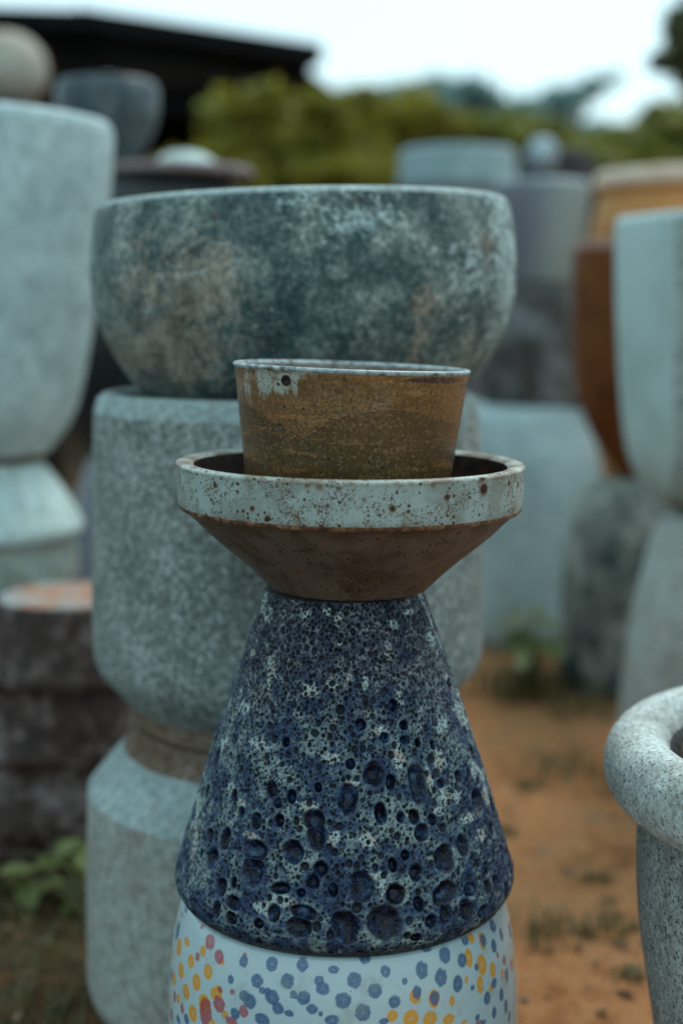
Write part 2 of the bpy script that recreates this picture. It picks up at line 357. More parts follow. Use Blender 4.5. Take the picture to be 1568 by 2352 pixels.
def leafmat(name, a, b, tr=.25):
    m = Mt(name); c = m.ramp(m.noise(2.4, 4, .7), [(.36, a), (.64, b)])
    oi = m.n('ShaderNodeNewGeometry').outputs['Random Per Island']
    c = m.mix(.5, c, m.ramp(oi, [(0, tuple(v * .45 for v in a)), (1, tuple(v * 1.5 for v in b))]))
    m.done(c, .5, None, .4)
    t = m.n('ShaderNodeBsdfTranslucent'); m.put(t.inputs[0], c); x = m.n('ShaderNodeMixShader'); x.inputs[0].default_value = tr
    m.t.links.new(m.p.outputs[0], x.inputs[1]); m.t.links.new(t.outputs[0], x.inputs[2]); m.t.links.new(x.outputs[0], m.out.inputs[0])
    return m.m
M_LEAF = leafmat('yellow green leaves', (.13, .125, .010), (.27, .24, .024), .4)
M_LEAF2 = leafmat('olive leaves', (.12, .13, .02), (.24, .24, .045), .4)
M_LEAFHAZE = leafmat('haze tinted blue green far leaves', (.14, .26, .25), (.26, .42, .40), .4)  # distance haze is put into the leaf colour as a paler teal
M_LEAFD = leafmat('dark leaves', (.035, .06, .035), (.11, .10, .03))
M_WEED = leafmat('light green weed leaves', (.055, .075, .015), (.12, .15, .04))
M_GRASS = leafmat('dull grass', (.07, .062, .018), (.14, .12, .04))
M_BARK = clay('bark', (.04, .03, .022), (.07, .055, .04), (.11, .09, .07), 8, 30, 90, rough=.9, bmp=.01)
M_STONE = clay('pebble stone', (.12, .075, .05), (.2, .14, .10), (.32, .27, .23), 30, 90, 200, rough=.9)
M_ROOF = clay('black roof sheet', (.006, .006, .007), (.010, .010, .011), (.016, .015, .016), 2, 8, 30, rough=.8, spec=.03)
M_SHED = clay('dark shed boards', (.004, .004, .0045), (.007, .006, .007), (.011, .009, .009), 2, 10, 40, rough=.9, spec=.03)
M_POST = clay('reddish timber post', (.03, .012, .009), (.05, .02, .014), (.07, .03, .02), 3, 12, 40, rough=.9, spec=.03)

# ------------------------------------------------------------------ ground
n = 260
xs = np.concatenate([np.linspace(-60, -3, 14)[:-1], np.linspace(-3, 3, n), np.linspace(3, 60, 14)[1:]])
ys = np.concatenate([np.linspace(-6, 0.4, 8)[:-1], np.linspace(.4, 6, n), np.linspace(6, 150, 20)[1:]])
GX, GY = np.meshgrid(xs, ys)
GZ = (fbm(GX * 3, GY * 3, 5) - .5) * .016 * sm(7, 4, np.abs(GX)) - .004
V = np.stack([GX, GY, GZ], -1).reshape(-1, 3); nx = len(xs); ny = len(ys)
i = np.arange(ny - 1)[:, None]; j = np.arange(nx - 1)[None, :]
f = np.stack([i * nx + j, i * nx + j + 1, (i + 1) * nx + j + 1, (i + 1) * nx + j], -1).reshape(-1, 4)
struct(link('ground', V, f, M_SOIL))
def gz(x, y): return float((fbm(np.array([x * 3.]), np.array([y * 3.]), 5)[0] - .5) * .016 - .004)

# ------------------------------------------------------------------ shed
P_L, P_T = at(-260, 2, 8.0), at(742, 98, 9.0)
zR = 2.42
shed = thing('open_shed', 'black open sided shed with a flat overhanging roof behind the pots, upper left', 'shed', (P_T[0] - 2.4, 10.5, 0))
def hexa(name, pts8, m, parent):
    V = np.array(pts8) - np.array(parent.location)
    return link(name, V, [(0, 1, 2, 3), (7, 6, 5, 4), (0, 4, 5, 1), (1, 5, 6, 2), (2, 6, 7, 3), (3, 7, 4, 0)], m, parent, False)
def slab(name, quad, th, m, parent):
    q = [np.array(p, float) for p in quad]; d = np.array([0, 0, th]); return hexa(name, q + [p + d for p in q], m, parent)
pL = at(-700, -6, 8.3); pA = at(176, 14, 8.5); pB = at(190, 20, 8.5); pC = at(742, 100, 8.9)
back = 4.0
slab('roof', [pA, pC, pC + np.array([-.5, back, .35]), pA + np.array([-.5, back, .35])], -.10, M_ROOF, shed)
slab('roof', [pL, pB - (0.02, 0, 0), pB + (-.52, back, .3), pL + (-.5, back, .3)], -.10, M_ROOF, shed)
e1 = at(664, 128, 9.3); e2 = at(990, 372, 9.9)
slab('lean_to_roof', [e1, e2, e2 + (0, 3, .1), e1 + (0, 3, .1)], -.08, M_ROOF, shed)
bx0 = pL[0]; bx1 = at(700, 300, 11)[0]
for k, x in enumerate(np.linspace(bx0, bx1, 15)[:-1]):
    wd = (bx1 - bx0) / 14 - .003
    slab('wall_board', [(x, 11, 0), (x + wd, 11, 0), (x + wd, 11.04, 0), (x, 11.04, 0)], 2.5, M_SHED, shed)
slab('ceiling', [pL + (0, .1, -.3), pC + (-.5, .1, -.24), pC + (-.9, 2.0, -.24), pL + (0, 2.6, -.3)], -.04, M_SHED, shed)
slab('gable_wall', [(at(660, 300, 9.7)[0], 9.75, 0), (e2[0], 9.95, 0), (e2[0], 10.05, 0), (at(660, 300, 9.7)[0], 9.85, 0)], 1.2, M_SHED, shed)
pp = at(97, 100, 8.7)
slab('post', [(pp[0] - .04, 8.7, 0), (pp[0] + .04, 8.7, 0), (pp[0] + .04, 8.78, 0), (pp[0] - .04, 8.78, 0)], pL[2] - .2, M_POST, shed)
pp = at(640, 100, 9.1)
slab('post', [(pp[0] - .06, 9.1, 0), (pp[0] + .06, 9.1, 0), (pp[0] + .06, 9.2, 0), (pp[0] - .06, 9.2, 0)], pC[2] - .12, M_SHED, shed)
slab('beam', [(bx0, 9.0, pL[2] - .42), (pp[0], 9.02, pC[2] - .42), (pp[0], 9.08, pC[2] - .42), (bx0, 9.08, pL[2] - .42)], .14, M_SHED, shed)

# ------------------------------------------------------------------ trees
def leaves(n, clumps, size):
    """leaf quads scattered through clumps (centre, radii)"""
    out = []; w_ = np.array([c[1][0] * c[1][1] * c[1][2] for c in clumps]) ** .67; w_ /= w_.sum()
    for c, k in zip(clumps, (w_ * n).astype(int)):
        d = rng.normal(size=(k, 3)); d /= np.linalg.norm(d, axis=1)[:, None]
        rr = rng.random(k) ** .6 * (1 + .9 * rng.random(k) ** 3)
        out.append(np.array(c[0]) + d * rr[:, None] * np.array(c[1]))
    p = np.concatenate(out); k = len(p)
    a = rng.normal(size=(k, 3)); a /= np.linalg.norm(a, axis=1)[:, None]; b = np.cross(a, rng.normal(size=(k, 3))); b /= np.linalg.norm(b, axis=1)[:, None]
    s = size * (.6 + .8 * rng.random(k))[:, None]
    V = np.stack([p - a * s, p + b * s * .45, p + a * s, p - b * s * .45], 1).reshape(-1, 3)
    return V, np.arange(4 * k).reshape(-1, 4)
def tube(path, rad, seg=8):
    path = np.array(path, float); V = []; f = []
    for i, p in enumerate(path):
        t = path[min(i + 1, len(path) - 1)] - path[max(i - 1, 0)]; t /= np.linalg.norm(t)
        a = np.cross(t, [0.3, 1, .2]); a /= np.linalg.norm(a); b = np.cross(t, a)
        for k in range(seg):
            g = 2 * math.pi * k / seg; V.append(p + rad[i] * (a * math.cos(g) + b * math.sin(g)))
    for i in range(len(path) - 1):
        for k in range(seg): f.append((i * seg + k, i * seg + (k + 1) % seg, (i + 1) * seg + (k + 1) % seg, (i + 1) * seg + k))
    f.append(tuple(range(seg))[::-1]); f.append(tuple((len(path) - 1) * seg + k for k in range(seg)))
    return V, f
def tree(name, label, cat, Y, clumps_px, n, leaf, m, group=None, trunk_r=.08, base=None):
    """clumps_px: (px, py, rx, ry) seen sizes of the leaf masses at distance Y"""
    cl = []
    for px, py, rx, ry in clumps_px:
        q = at(px, py, Y + random.uniform(-.4, .4)); s = Y / F
        for _ in range(9):
            o = rng.normal(size=3) * .62
            k_ = random.uniform(.22, .62); cl.append((q + o * (rx * s, rx * s * .8, ry * s), (rx * s * k_, rx * s * k_, ry * s * k_)))
    c0 = np.mean([c[0] for c in cl], 0); bp = np.array(base) if base is not None else np.array([c0[0], Y, 0])
    e = thing(name, label, cat, tuple(bp), group)
    V, f = leaves(n, cl, leaf); link('crown', V - bp, f, m, e, False)
    V, f = tube([bp * (1, 1, 0), bp * (1, 1, 0) + (.05, 0, c0[2] * .45), c0], [trunk_r, trunk_r * .75, trunk_r * .35]); link('trunk', np.array(V) - bp, f, M_BARK, e)
    for c, rr in cl[::3]:
        V, f = tube([c0 * .6 + bp * .4, (c0 + c) / 2 + (0, 0, .03), c], [trunk_r * .45, trunk_r * .3, trunk_r * .1], 5); link('limb', np.array(V) - bp, f, M_BARK, e)
    return e
tg = 'bushes and trees behind the pots'
tree('bush', 'rounded yellow green bush in front of the black shed', 'bush', 6.2, [(530, 300, 90, 90), (470, 380, 80, 60), (560, 400, 110, 60), (420, 400, 50, 50)], 9000, .035, M_LEAF, tg)
tree('bush', 'wide yellow green bush right of the rounded bush, over the middle of the teal bowl', 'bush', 6.6, [(760, 330, 120, 70), (860, 310, 90, 55), (680, 350, 70, 60), (780, 420, 150, 60)], 9000, .035, M_LEAF, tg)
tree('bush', 'olive bush just left above the pale cylinder far behind', 'bush', 7.6, [(960, 285, 80, 50), (1040, 310, 90, 45), (900, 340, 80, 60), (980, 380, 90, 70)], 8000, .04, M_LEAF, tg)
tree('bush', 'low olive hedge bush behind the silver ball', 'bush', 8.0, [(1150, 300, 90, 45), (1240, 300, 70, 40), (1180, 360, 120, 60)], 7000, .04, M_LEAF2, tg)
tree('bush', 'olive bush rising to the right edge above the ochre jar', 'bush', 7.8, [(1400, 370, 80, 40), (1480, 340, 80, 45), (1560, 310, 80, 50), (1640, 300, 90, 60), (1480, 420, 160, 60)], 9000, .04, M_LEAF2, tg)
tree('tree', 'blue green distant tree peeping over the olive bushes at centre', 'tree', 15, [(900, 245, 70, 26), (970, 240, 60, 26), (1100, 262, 80, 26), (1180, 258, 50, 22), (830, 250, 60, 22)], 9000, .09, M_LEAFHAZE, tg, .14)
tree('tree', 'thin blue green distant treetop leaning up against the pale sky', 'tree', 17, [(1290, 235, 40, 20), (1330, 212, 34, 15), (1370, 190, 26, 11), (1250, 262, 44, 20)], 1500, .08, M_LEAFHAZE, tg, .08)
tree('tree', 'small teal tree low between the two olive bushes at right', 'tree', 15, [(1420, 330, 60, 20), (1370, 335, 40, 18)], 3000, .08, M_LEAFHAZE, tg, .1)
tree('tree', 'dark tree whose leafy branch enters at the top right corner', 'tree', 6.5, [(1590, 90, 50, 45), (1580, 150, 48, 28), (1560, 110, 30, 40), (1680, 80, 90, 90), (1700, 250, 80, 70), (1560, 60, 34, 26)], 7500, .045, M_LEAFD, tg, .08, base=tuple(np.array([at(1760, 300, 6.5)[0], 6.5, 0])))

# ------------------------------------------------------------------ the front stack
YH = 1.20
# cone pot outline (half widths about the axis)
cone_spec = [(1352, 182), (1420, 204), (1500, 231), (1590, 262), (1680, 292), (1770, 321), (1870, 350), (1950, 374), (1985, 385), (2003, 389), (2022, 388), (2040, 379), (2051, 367)]
cp = prof(cone_spec, YH); zc0 = cp[0][1]; zc1 = cp[-1][1]
side = resample(chaikin(cp, 2), .00074)
XH = (790 - CX) / F * (YH * cT + (H - (zc0 + zc1) / 2) * sT)
cone = thing('conical_pot', 'blue and black pitted conical pot standing upside down on the spotted white pot', 'pot', (XH, YH, zc0))
sc_px = YH / F
CR = []   # theta, z, rt, rz, depth, big
SC = []
def add_px(x, y, rx, ry, ox, oy, s, lst, **k):
    px = ox + x * s; py = oy + y * s; th, z = surf(px, py, XH, YH, cp)
    fr = max(.33, math.cos(th)); lst.append((th, z, rx * s * sc_px / fr * 1.06, ry * s * sc_px * 1.06))
T1 = [(570,400,28,55),(635,555,32,60),(770,640,50,85),(975,635,48,60),(1285,620,95,90),(1310,780,85,130),(905,350,45,75),(1085,420,45,65),(360,765,40,70),(495,790,50,110),(375,975,60,105),(760,900,110,95),(740,1100,105,140),(1100,910,100,100),(1350,1060,70,75),(1280,1190,65,85),(460,1230,50,85),(985,1245,100,60),(1460,1260,45,70),(560,1370,70,70),(410,1430,42,90),(540,1500,55,60),(790,1560,48,45),(930,1460,60,90),(1150,1580,110,95),(1190,1450,120,70),(980,1345,36,42),(1315,1590,35,40),(1510,1530,60,75),(1170,1280,45,40),(1205,1040,35,35),(1160,710,28,28),(1475,920,35,35),(1050,45,30,30),(1000,130,28,28),(1070,270,28,28)]
T2 = [(255,215,100,110),(410,290,45,75),(650,300,75,200),(20,450,95,140),(50,130,50,55),(860,300,38,48),(1015,240,35,60),(1190,470,55,125),(320,570,60,100),(495,600,42,55),(620,600,48,70),(785,620,45,55),(690,740,70,85),(880,690,35,38),(1060,860,55,110),(890,980,90,130),(540,940,42,48),(425,1035,38,70),(150,1220,120,125),(455,1285,85,100),(635,1100,60,80),(890,1290,115,105),(1125,1260,65,70),(1265,1060,35,60),(1365,1210,40,90),(1450,1260,35,80),(1280,1230,38,70),(1095,1430,65,95),(1240,1440,55,55),(370,1560,165,160),(660,1380,50,75),(905,1480,60,90),(770,1540,55,60),(20,1600,110,150),(105,1420,40,45),(660,1270,33,33),(350,1120,33,30),(145,970,28,28),(575,1530,38,42),(640,1680,60,40),(560,1660,40,35),(530,330,25,25),(105,260,25,28)]
T3 = [(1050,855,32,34),(1170,870,32,28),(490,885,28,30),(1165,785,28,30),(915,780,32,35),(1100,670,25,35),(800,695,28,28),(1225,365,18,22),(750,545,22,20),(650,830,25,22),(755,800,22,20),(500,955,20,22),(425,865,22,22),(1225,610,20,22),(1425,550,18,45),(395,785,18,20),(530,670,18,20),(650,500,12,12),(830,470,16,16),(880,455,14,14)]
S1 = [(190,700,25,120),(1230,500,110,60),(1460,80,90,60),(550,350,45,80),(1000,1340,130,60),(830,1420,100,60),(730,770,100,40),(640,480,50,40),(1480,780,60,90),(1100,1900,1,1)]
S2 = [(470,100,60,90),(850,90,70,110),(1230,240,40,60),(830,540,70,50),(1110,600,70,60),(900,400,70,80),(200,800,80,90),(1220,760,60,60),(750,250,35,100),(1000,420,50,60),(330,1230,50,90),(60,310,70,60),(250,1130,160,40)]
S3 = [(405,430,32,50),(420,505,45,24),(390,160,26,60),(780,190,30,34),(625,590,55,50),(850,515,30,30),(1070,385,24,60),(1030,830,45,40),(1115,920,32,90),(330,890,70,34),(250,690,45,40),(1380,780,50,60),(1320,290,28,90),(1190,140,40,25),(1100,205,40,36),(940,540,18,40),(1410,510,16,40),(1490,700,22,40),(135,890,22,40),(800,320,16,16),(610,155,30,24),(740,560,50,30),(1130,600,24,60),(390,560,22,60),(730,140,40,22),(300,370,20,30)]
for L, lst in ((T1, CR), (T2, CR)):
    for q in L: add_px(*q, 390.4 if L is T1 else 792.4, 1722.5, .2563, lst)
for q in T3: add_px(*q, 459.3, 1349.3, .4028, CR)
for L, ox in ((S1, 390.4), (S2, 792.4)):
    for q in L: add_px(*q, ox, 1722.5, .2563, SC)
for q in S3: add_px(*q, 459.3, 1349.3, .4028, SC)
CR = [(th, z, a, b, 1) for th, z, a, b in CR]
def Rz(z): return np.interp(z, [q[1] for q in cp], [q[0] for q in cp])
# the sides and back that carry no measured pits
def hgt(): return rng.random() ** 1.15
cand = []
for _ in range(240):
    z = zc0 + .003 + (zc1 - zc0) * .55 * rng.random() ** 1.3; s = (.0035 + .012 * rng.random() ** 2) * (1.15 - (z - zc0) / (zc1 - zc0)); th = rng.uniform(-math.pi, math.pi)
    if abs(th) > 1.15: cand.append((th, z, s * .8, s * 1.2, 1))
for k, (n_, lo, hi) in enumerate([(260, .0028, .0052), (1700, .0016, .0029), (6500, .0011, .0018), (24000, .0007, .00115)]):
    for _ in range(n_):
        u = rng.random() ** (.9 if k < 2 else .8); z = zc0 + .002 + (zc1 - zc0 - .002) * u
        if k == 0 and u > .62: continue
        s = lo + (hi - lo) * rng.random() ** 1.7; cand.append((rng.uniform(-math.pi, math.pi), z, s, s * rng.uniform(.95, 1.35), 0))
acc = np.zeros((len(CR) + len(cand), 4)); na = 0; fin = []
for q in CR + cand:
    th, z, a, b, bg_ = q; r = float(Rz(z))
    if na and len(fin) >= len(CR):
        A = acc[:na]; dt = np.abs((A[:, 0] - th + math.pi) % (2 * math.pi) - math.pi) * r; dz = A[:, 1] - z
        g = (dt / (A[:, 2] * .97 + a * .8)) ** 2 + (dz / (A[:, 3] * .97 + b * .8)) ** 2
        if g.min() < 1.0: continue
    acc[na] = (th, z, a, b); na += 1; fin.append(q)
seg = 1150
def cone_disp(T, RR, Z):
    n_r, n_s = T.shape; depth = np.zeros_like(T); pit = np.zeros_like(T); big = np.zeros_like(T); scum = np.zeros_like(T)
    thr = T[0]; zrow = Z[:, 0] + zc0; rows_r = RR[:, 0]
    arc = np.concatenate([[0], np.cumsum(np.hypot(np.diff(RR[:, 0]), np.diff(Z[:, 0])))])
    jit = fbm(T * 40, Z * 420, 3) - .5; jit2 = fbm(T * 9, Z * 90, 3) - .5
    def patch(th, z, a, b, ext):
        i0 = int(np.argmin(np.abs(zrow[:] - z))); r = rows_r[i0]
        dr = int(b * ext / .00074) + 2; dc = int(a * ext / (r * 2 * math.pi / seg)) + 2
        c0 = int(round((th % (2 * math.pi)) / (2 * math.pi) * seg))
        I = np.arange(max(0, i0 - dr), min(n_r, i0 + dr + 1)); J = (np.arange(c0 - dc, c0 + dc + 1)) % seg
        dt = ((thr[J] - th + math.pi) % (2 * math.pi) - math.pi)[None, :] * rows_r[I][:, None]; ds = (arc[I] - arc[i0])[:, None]
        return np.ix_(I, J), dt, ds
    for th, z, a, b, bg_ in fin:
        ix, dt, ds = patch(th, z, a, b, 1.35); s = max(a, b)
        rot = ((th * 37.7 + z * 911) % 1 - .5) * .5
        u = dt * math.cos(rot) + ds * math.sin(rot); v = -dt * math.sin(rot) + ds * math.cos(rot)
        q = np.sqrt((u / a) ** 2 + (v / b) ** 2)
        if s > .0028: q = q + jit2[ix] * .42 + jit[ix] * .16
        if s > .0045:
            d = (.0050 + .0004 * s / .005) * (1 - sm(.25, 1.03, q)) + .0012 * np.clip(1 - q, 0, 1) + .0007 * jit2[ix] * (q < .9); pv = 1 - sm(.80, 1.0, q)
            bb = pv
        elif s > .0022:
            d = s * .8 * np.sqrt(np.clip(1 - q * q, 0, 1)); pv = 1 - sm(.75, 1.0, q); bb = pv * .35
        else:
            d = s * 1.15 * np.clip(1 - q * q, 0, 1) ** .6; pv = 1 - sm(.78, 1.2, q); bb = pv * 0
        lip = .00042 * np.exp(-((q - 1.12) / .14) ** 2) * (s > .0016)
        depth[ix] = np.maximum(depth[ix], d) - lip * (depth[ix] < .0004); pit[ix] = np.maximum(pit[ix], pv); big[ix] = np.maximum(big[ix], bb)
    for th, z, a, b in SC:
        ix, dt, ds = patch(th, z, a, b, 1.9); q = np.sqrt((dt / a) ** 2 + (ds / b) ** 2); scum[ix] = np.maximum(scum[ix], np.exp(-q * q * 1.1))
    far = sm(.95, 1.2, np.minimum(T, 2 * math.pi - T)); scum = np.maximum(scum, far * sm(.56, .72, fbm(np.cos(T) * 7 + 20, Z * 45 + np.sin(T) * 7 + 20, 3)))
    depth = depth + .0024 * (fbm(T * 16, Z * 130, 4) - .5)
    cone_disp.attr = np.stack([pit, big, scum], -1).reshape(-1, 3)
    # push inwards along the wall's normal (mostly radial)
    return RR - depth * .93, Z - depth * .32
V, f, T, Z = ring_mesh([(r, z - zc0) for r, z in side], seg, None, 0, 0, cone_disp)
o = link('body', V, f, M_LAVA, cone); paint(o, 'lava', cone_disp.attr)
r0, z0_ = cp[0]; r1 = cp[-1][0]
V, f, _, _ = ring_mesh([(r1 - .0003, zc1 - zc0), (r1 * .97, zc1 - zc0 + .001), (r1 * .5, zc1 - zc0 + .001), (.0005, zc1 - zc0 + .001)], 96); link('foot', V, f, M_LAVA_EDGE, cone)
V, f, _, _ = ring_mesh([(r0 - .022, .10), (r0 - .016, .004), (r0 - .009, -.0022), (r0 - .003, -.0022), (r0 + .0004, .0004)][::-1], 160); link('rim', V, f, M_LAVA_EDGE, cone)

# spotted white pot below
ss = [(2050, 356), (2062, 364), (2080, 372), (2110, 380), (2150, 389), (2250, 399), (2330, 401), (2450, 392), (2700, 350), (2850, 318)]
sp = prof(ss, YH); ztop = zc0 - .0024
sp = [q for q in sp if q[1] > .03 and q[1] < ztop - .0005]
sp = [(sp[0][0] * .86, .0), (sp[0][0] * .93, .006)] + sp
body = chaikin(sp, 2)
zvis = .09
lowp = resample([q for q in body if q[1] < zvis], .006); hip = resample([q for q in body if q[1] >= zvis], .0008)
rt = hip[-1][0]; top = [(rt - .004, ztop - .0004), (rt - .012, ztop), (rt - .03, ztop), (rt - .034, ztop - .004), (rt - .036, ztop - .02), (.0005, ztop - .03)]
allp = np.concatenate([lowp, hip, resample(top, .003)])
stool = thing('spotted_pot', 'white glazed pot stamped with blue, yellow and red dots, bottom of the front stack', 'pot', (XH - .0008, YH, 0))
seg2 = 1250
V, f, T, Z = ring_mesh(allp, seg2, None, .002, 3)
o = link('body', V, f, M_STOOL, stool)
T = T.ravel(); Z = Z.ravel(); Rr = np.hypot(V[:, 0], V[:, 1])
white = np.array([.36, .455, .48]); colr = np.tile(white, (len(T), 1))
DB = [(153,140,8,12),(372,275,10,12),(447,297,27,20),(540,305,28,22),(575,300,25,25),(625,325,25,25),(628,370,24,24),(765,312,22,8),(885,345,26,28),(1005,310,14,8),(388,355,18,24),(503,365,25,27),(336,427,12,18),(443,434,24,26),(567,434,27,29),(465,473,14,12),(487,477,14,14),(697,433,19,19),(711,465,27,25),(757,388,22,16),(842,431,29,30),(968,395,20,23),(1046,435,12,13),(924,475,28,29),(593,490,15,16),(633,504,26,27),(505,502,28,28),(390,497,22,22),(411,517,27,30),(528,547,24,24),(668,550,22,20),(703,569,9,11),(573,567,18,14),(795,515,31,31),(1005,521,24,24),(877,565,31,33),(352,567,18,22),(464,592,30,24),(749,596,28,22),(961,600,20,12),(1142,306,24,22),(1211,328,24,32),(1117,390,25,34),(1195,420,25,34),(1264,447,20,32),(1282,350,20,28),(1293,266,15,23),(1230,252,18,15),(1369,268,13,25),(1408,210,13,27),(1442,245,8,28),(1412,292,12,27),(1464,412,9,30),(1341,378,9,15),(1413,444,12,19),(1325,463,9,10),(1385,505,15,27),(1443,490,10,28),(1414,564,10,24),(1463,540,9,30),(1345,585,9,14),(1370,605,12,10),(1475,582,7,25),(120,592,10,18),(153,590,12,20),(1097,480,18,26),(1170,505,20,28)]
DY = [(122,296,13,35),(155,274,13,17),(222,312,13,22),(95,330,9,32),(172,354,15,27),(131,392,14,32),(102,425,10,28),(243,396,19,30),(195,440,19,34),(152,478,17,31),(120,508,9,20),(179,568,19,33),(228,530,27,40),(283,482,18,27),(262,485,10,24),(313,572,14,16),(300,358,10,12),(258,600,14,12),(1318,257,13,24),(1364,272,12,38),(1309,341,16,37),(1363,368,20,42),(1408,388,13,32),(1356,450,14,35),(1446,405,7,20),(1400,465,10,14),(1090,497,23,30),(1167,508,22,36),(1241,517,12,20),(996,577,21,23),(1072,588,30,34),(1150,590,28,30),(1227,592,24,22),(820,317,20,8),(695,325,9,6),(1300,430,8,14),(1290,605,12,8)]
DR = [(250,275,22,30),(290,235,18,14),(345,270,22,28),(288,335,20,28),(199,335,10,18),(218,210,8,14),(134,163,6,10),(72,470,7,45),(104,498,8,25),(135,548,9,22),(92,572,9,24),(288,530,25,32),(232,560,26,55),(290,470,10,14),(341,480,10,11),(388,558,18,24),(337,600,24,18),(393,327,9,8),(1455,350,8,20),(1427,330,6,14),(1484,370,5,30),(1350,605,14,8),(85,360,5,25)]
KC = {'b': (np.array([.034, .090, .19]), .93), 'y': (np.array([.56, .255, .02]), .96), 'r': (np.array([.30, .045, .06]), .88)}
dots = []
for L, k in ((DY, 'y'), (DR, 'r'), (DB, 'b')):
    for x, y, rx, ry in L:
        th, z = surf(344.5 + .5606 * x, 2009.7 + .5606 * y, XH, YH, sp)
        dots.append((th, z, rx * .5606 * sc_px * 1.03 / max(.3, math.cos(th)), ry * .5606 * sc_px * 1.06, k))
for _ in range(520):     # the rest of the pattern, round the back and towards the ground
    th = rng.uniform(-math.pi, math.pi); z = rng.uniform(.012, ztop - .012)
    if abs(th) < 1.3 and z > .105: continue
    s = rng.uniform(.004, .0078)
    if any(abs((d[0] - th + math.pi) % (2 * math.pi) - math.pi) * .15 < s + d[2] and abs(d[1] - z) < s + d[3] for d in dots): continue
    dots.append((th, z, s, s * 1.1, rng.choice(['b', 'b', 'b', 'y', 'r'])))
_pz = allp[:, 1]; _ps = np.concatenate([[0], np.cumsum(np.hypot(*np.diff(allp, axis=0).T))]); _k = np.argmax(_pz) + 1
SA = np.repeat(_ps, seg2); SZ = lambda z: float(np.interp(z, _pz[:_k], _ps[:_k]))
jt = fbm(T * 60, Z * 420, 2) - .5; grain = vn(T * 330, Z * 2300)
for th, z, a, b, k in dots:
    sa = SZ(z); ii = np.where((np.abs(SA - sa) < b * 1.5))[0]; dt = ((T[ii] - th + math.pi) % (2 * math.pi) - math.pi) * .148
    q = np.sqrt((dt / a) ** 2 + ((SA[ii] - sa) / b) ** 2) + jt[ii] * (.30 if k != 'y' else .14)
    al = (1 - sm(.86, 1.04, q)) * KC[k][1]
    if k != 'y': al = al * (1 - .16 * (grain[ii] > .66)) * (1 - .22 * (q < .18))
    else: al = al * (1 - .25 * (q < .3))
    tgt = KC[k][0]; colr[ii] = colr[ii] * (1 - al[:, None]) + tgt * al[:, None]
paint(o, 'dots', colr)
o['label'] = 'white glazed body with stamped dots'

# saucer
XS = (801 - CX) / F * (YH * cT + .13 * sT)
zt = edge(1064, 400, YH)[1]
zlow = zc1 + .0012
rO = edge(1064, 402, YH)[0]
zb = edge(1167, 393, YH)[1]; rb = edge(1167, 394, YH)[0]
bodyp = [(.0005, zlow), (edge(1347, 178, YH)[0], zlow), edge(1340, 187, YH), edge(1290, 240, YH), edge(1230, 318, YH), (rb - .008, zb - .0045), (rb - .001, zb - .0008)]
line = [(rb - .001, zb - .0008), (rb + .0006, zb + .001), (rb + .0003, zb + .0028)]
band = [(rb + .0003, zb + .0028), (rb + .0012, zb + .006), (rO - .0012, zt - .006), (rO - .001, zt - .0035)]
lip = [(rO - .001, zt - .0035), (rO + .0004, zt - .0018), (rO - .001, zt), (rO - .005, zt + .0006), (rO - .012, zt - .0002), (rO - .0150, zt - .0022)]
inn = [(rO - .0150, zt - .0022), (rO - .0165, zt - .006), (rO - .020, zt - .018), (rO - .034, zt - .034), (rO * .55, zt - .052), (rO * .4, zt - .056), (.0005, zt - .056)]
saucer = thing('saucer', 'speckled pale rimmed stoneware saucer with brown underside on top of the blue cone', 'saucer', (XS, YH, zlow), None, (0, R(.7), 0))
for nm, p, mm, ch in (('underside', bodyp, M_SBODY, 1), ('glaze_line', line, M_LINE, 1), ('rim_band', band, M_BAND, 1), ('lip', lip, M_LIP, 2), ('inside', inn, M_SIN, 2)):
    V, f, _, _ = ring_mesh(resample([(r, z - zlow) for r, z in chaikin(p, ch)], .002), 360, None, .003, 5); link(nm, V, f, mm, saucer)

# cup
XC = (806 - CX) / F * (YH * cT + .04 * sT) - .0044
zf = zt - .056 + .0012
ct = edge(838, 271, YH); 
cpf = [(.0005, zf), (edge(1230, 205, YH)[0] - .003, zf), (edge(1225, 208, YH)[0], zf + .003), edge(1090, 236, YH), edge(960, 254, YH), edge(862, 267, YH), (edge(850, 269.5, YH))]
ro, zo = cpf[-1]
lipc = [(ro, zo), (ro + .0014, zo + .0015), (ro + .0012, zo + .0032), (ro - .0008, zo + .0042), (ro - .003, zo + .0034), (ro - .0042, zo + .001)]
_cz = [q[1] for q in cpf[1:]]; _cr = [q[0] for q in cpf[1:]]
innc = [(ro - .0042, zo + .001)] + [(float(np.interp(zq, _cz, _cr)) - .0045, zq) for zq in fan(zo - .005, zf + .009, 8)] + [(.05, zf + .005), (.0005, zf + .005)]
cup = thing('cup_pot', 'small amber brown flared pot standing inside the speckled saucer', 'pot', (XC, YH, zf), None, (0, R(2.2), 0))
V, f, T, Z = ring_mesh(resample([(r, z - zf) for r, z in cpf], .0012), 460, None, .002, 8)
o = link('body', V, f, M_CUP, cup)
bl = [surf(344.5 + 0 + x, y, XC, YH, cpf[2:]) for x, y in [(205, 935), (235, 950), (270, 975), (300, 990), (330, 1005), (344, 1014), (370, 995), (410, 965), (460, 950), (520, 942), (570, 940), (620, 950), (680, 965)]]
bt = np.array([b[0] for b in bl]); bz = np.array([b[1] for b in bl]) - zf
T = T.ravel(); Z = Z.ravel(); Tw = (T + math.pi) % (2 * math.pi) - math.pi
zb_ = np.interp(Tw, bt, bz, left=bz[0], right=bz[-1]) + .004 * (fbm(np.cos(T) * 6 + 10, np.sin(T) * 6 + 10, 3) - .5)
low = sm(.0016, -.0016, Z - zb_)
a_ = np.stack([low, np.zeros_like(low), np.zeros_like(low)], -1)
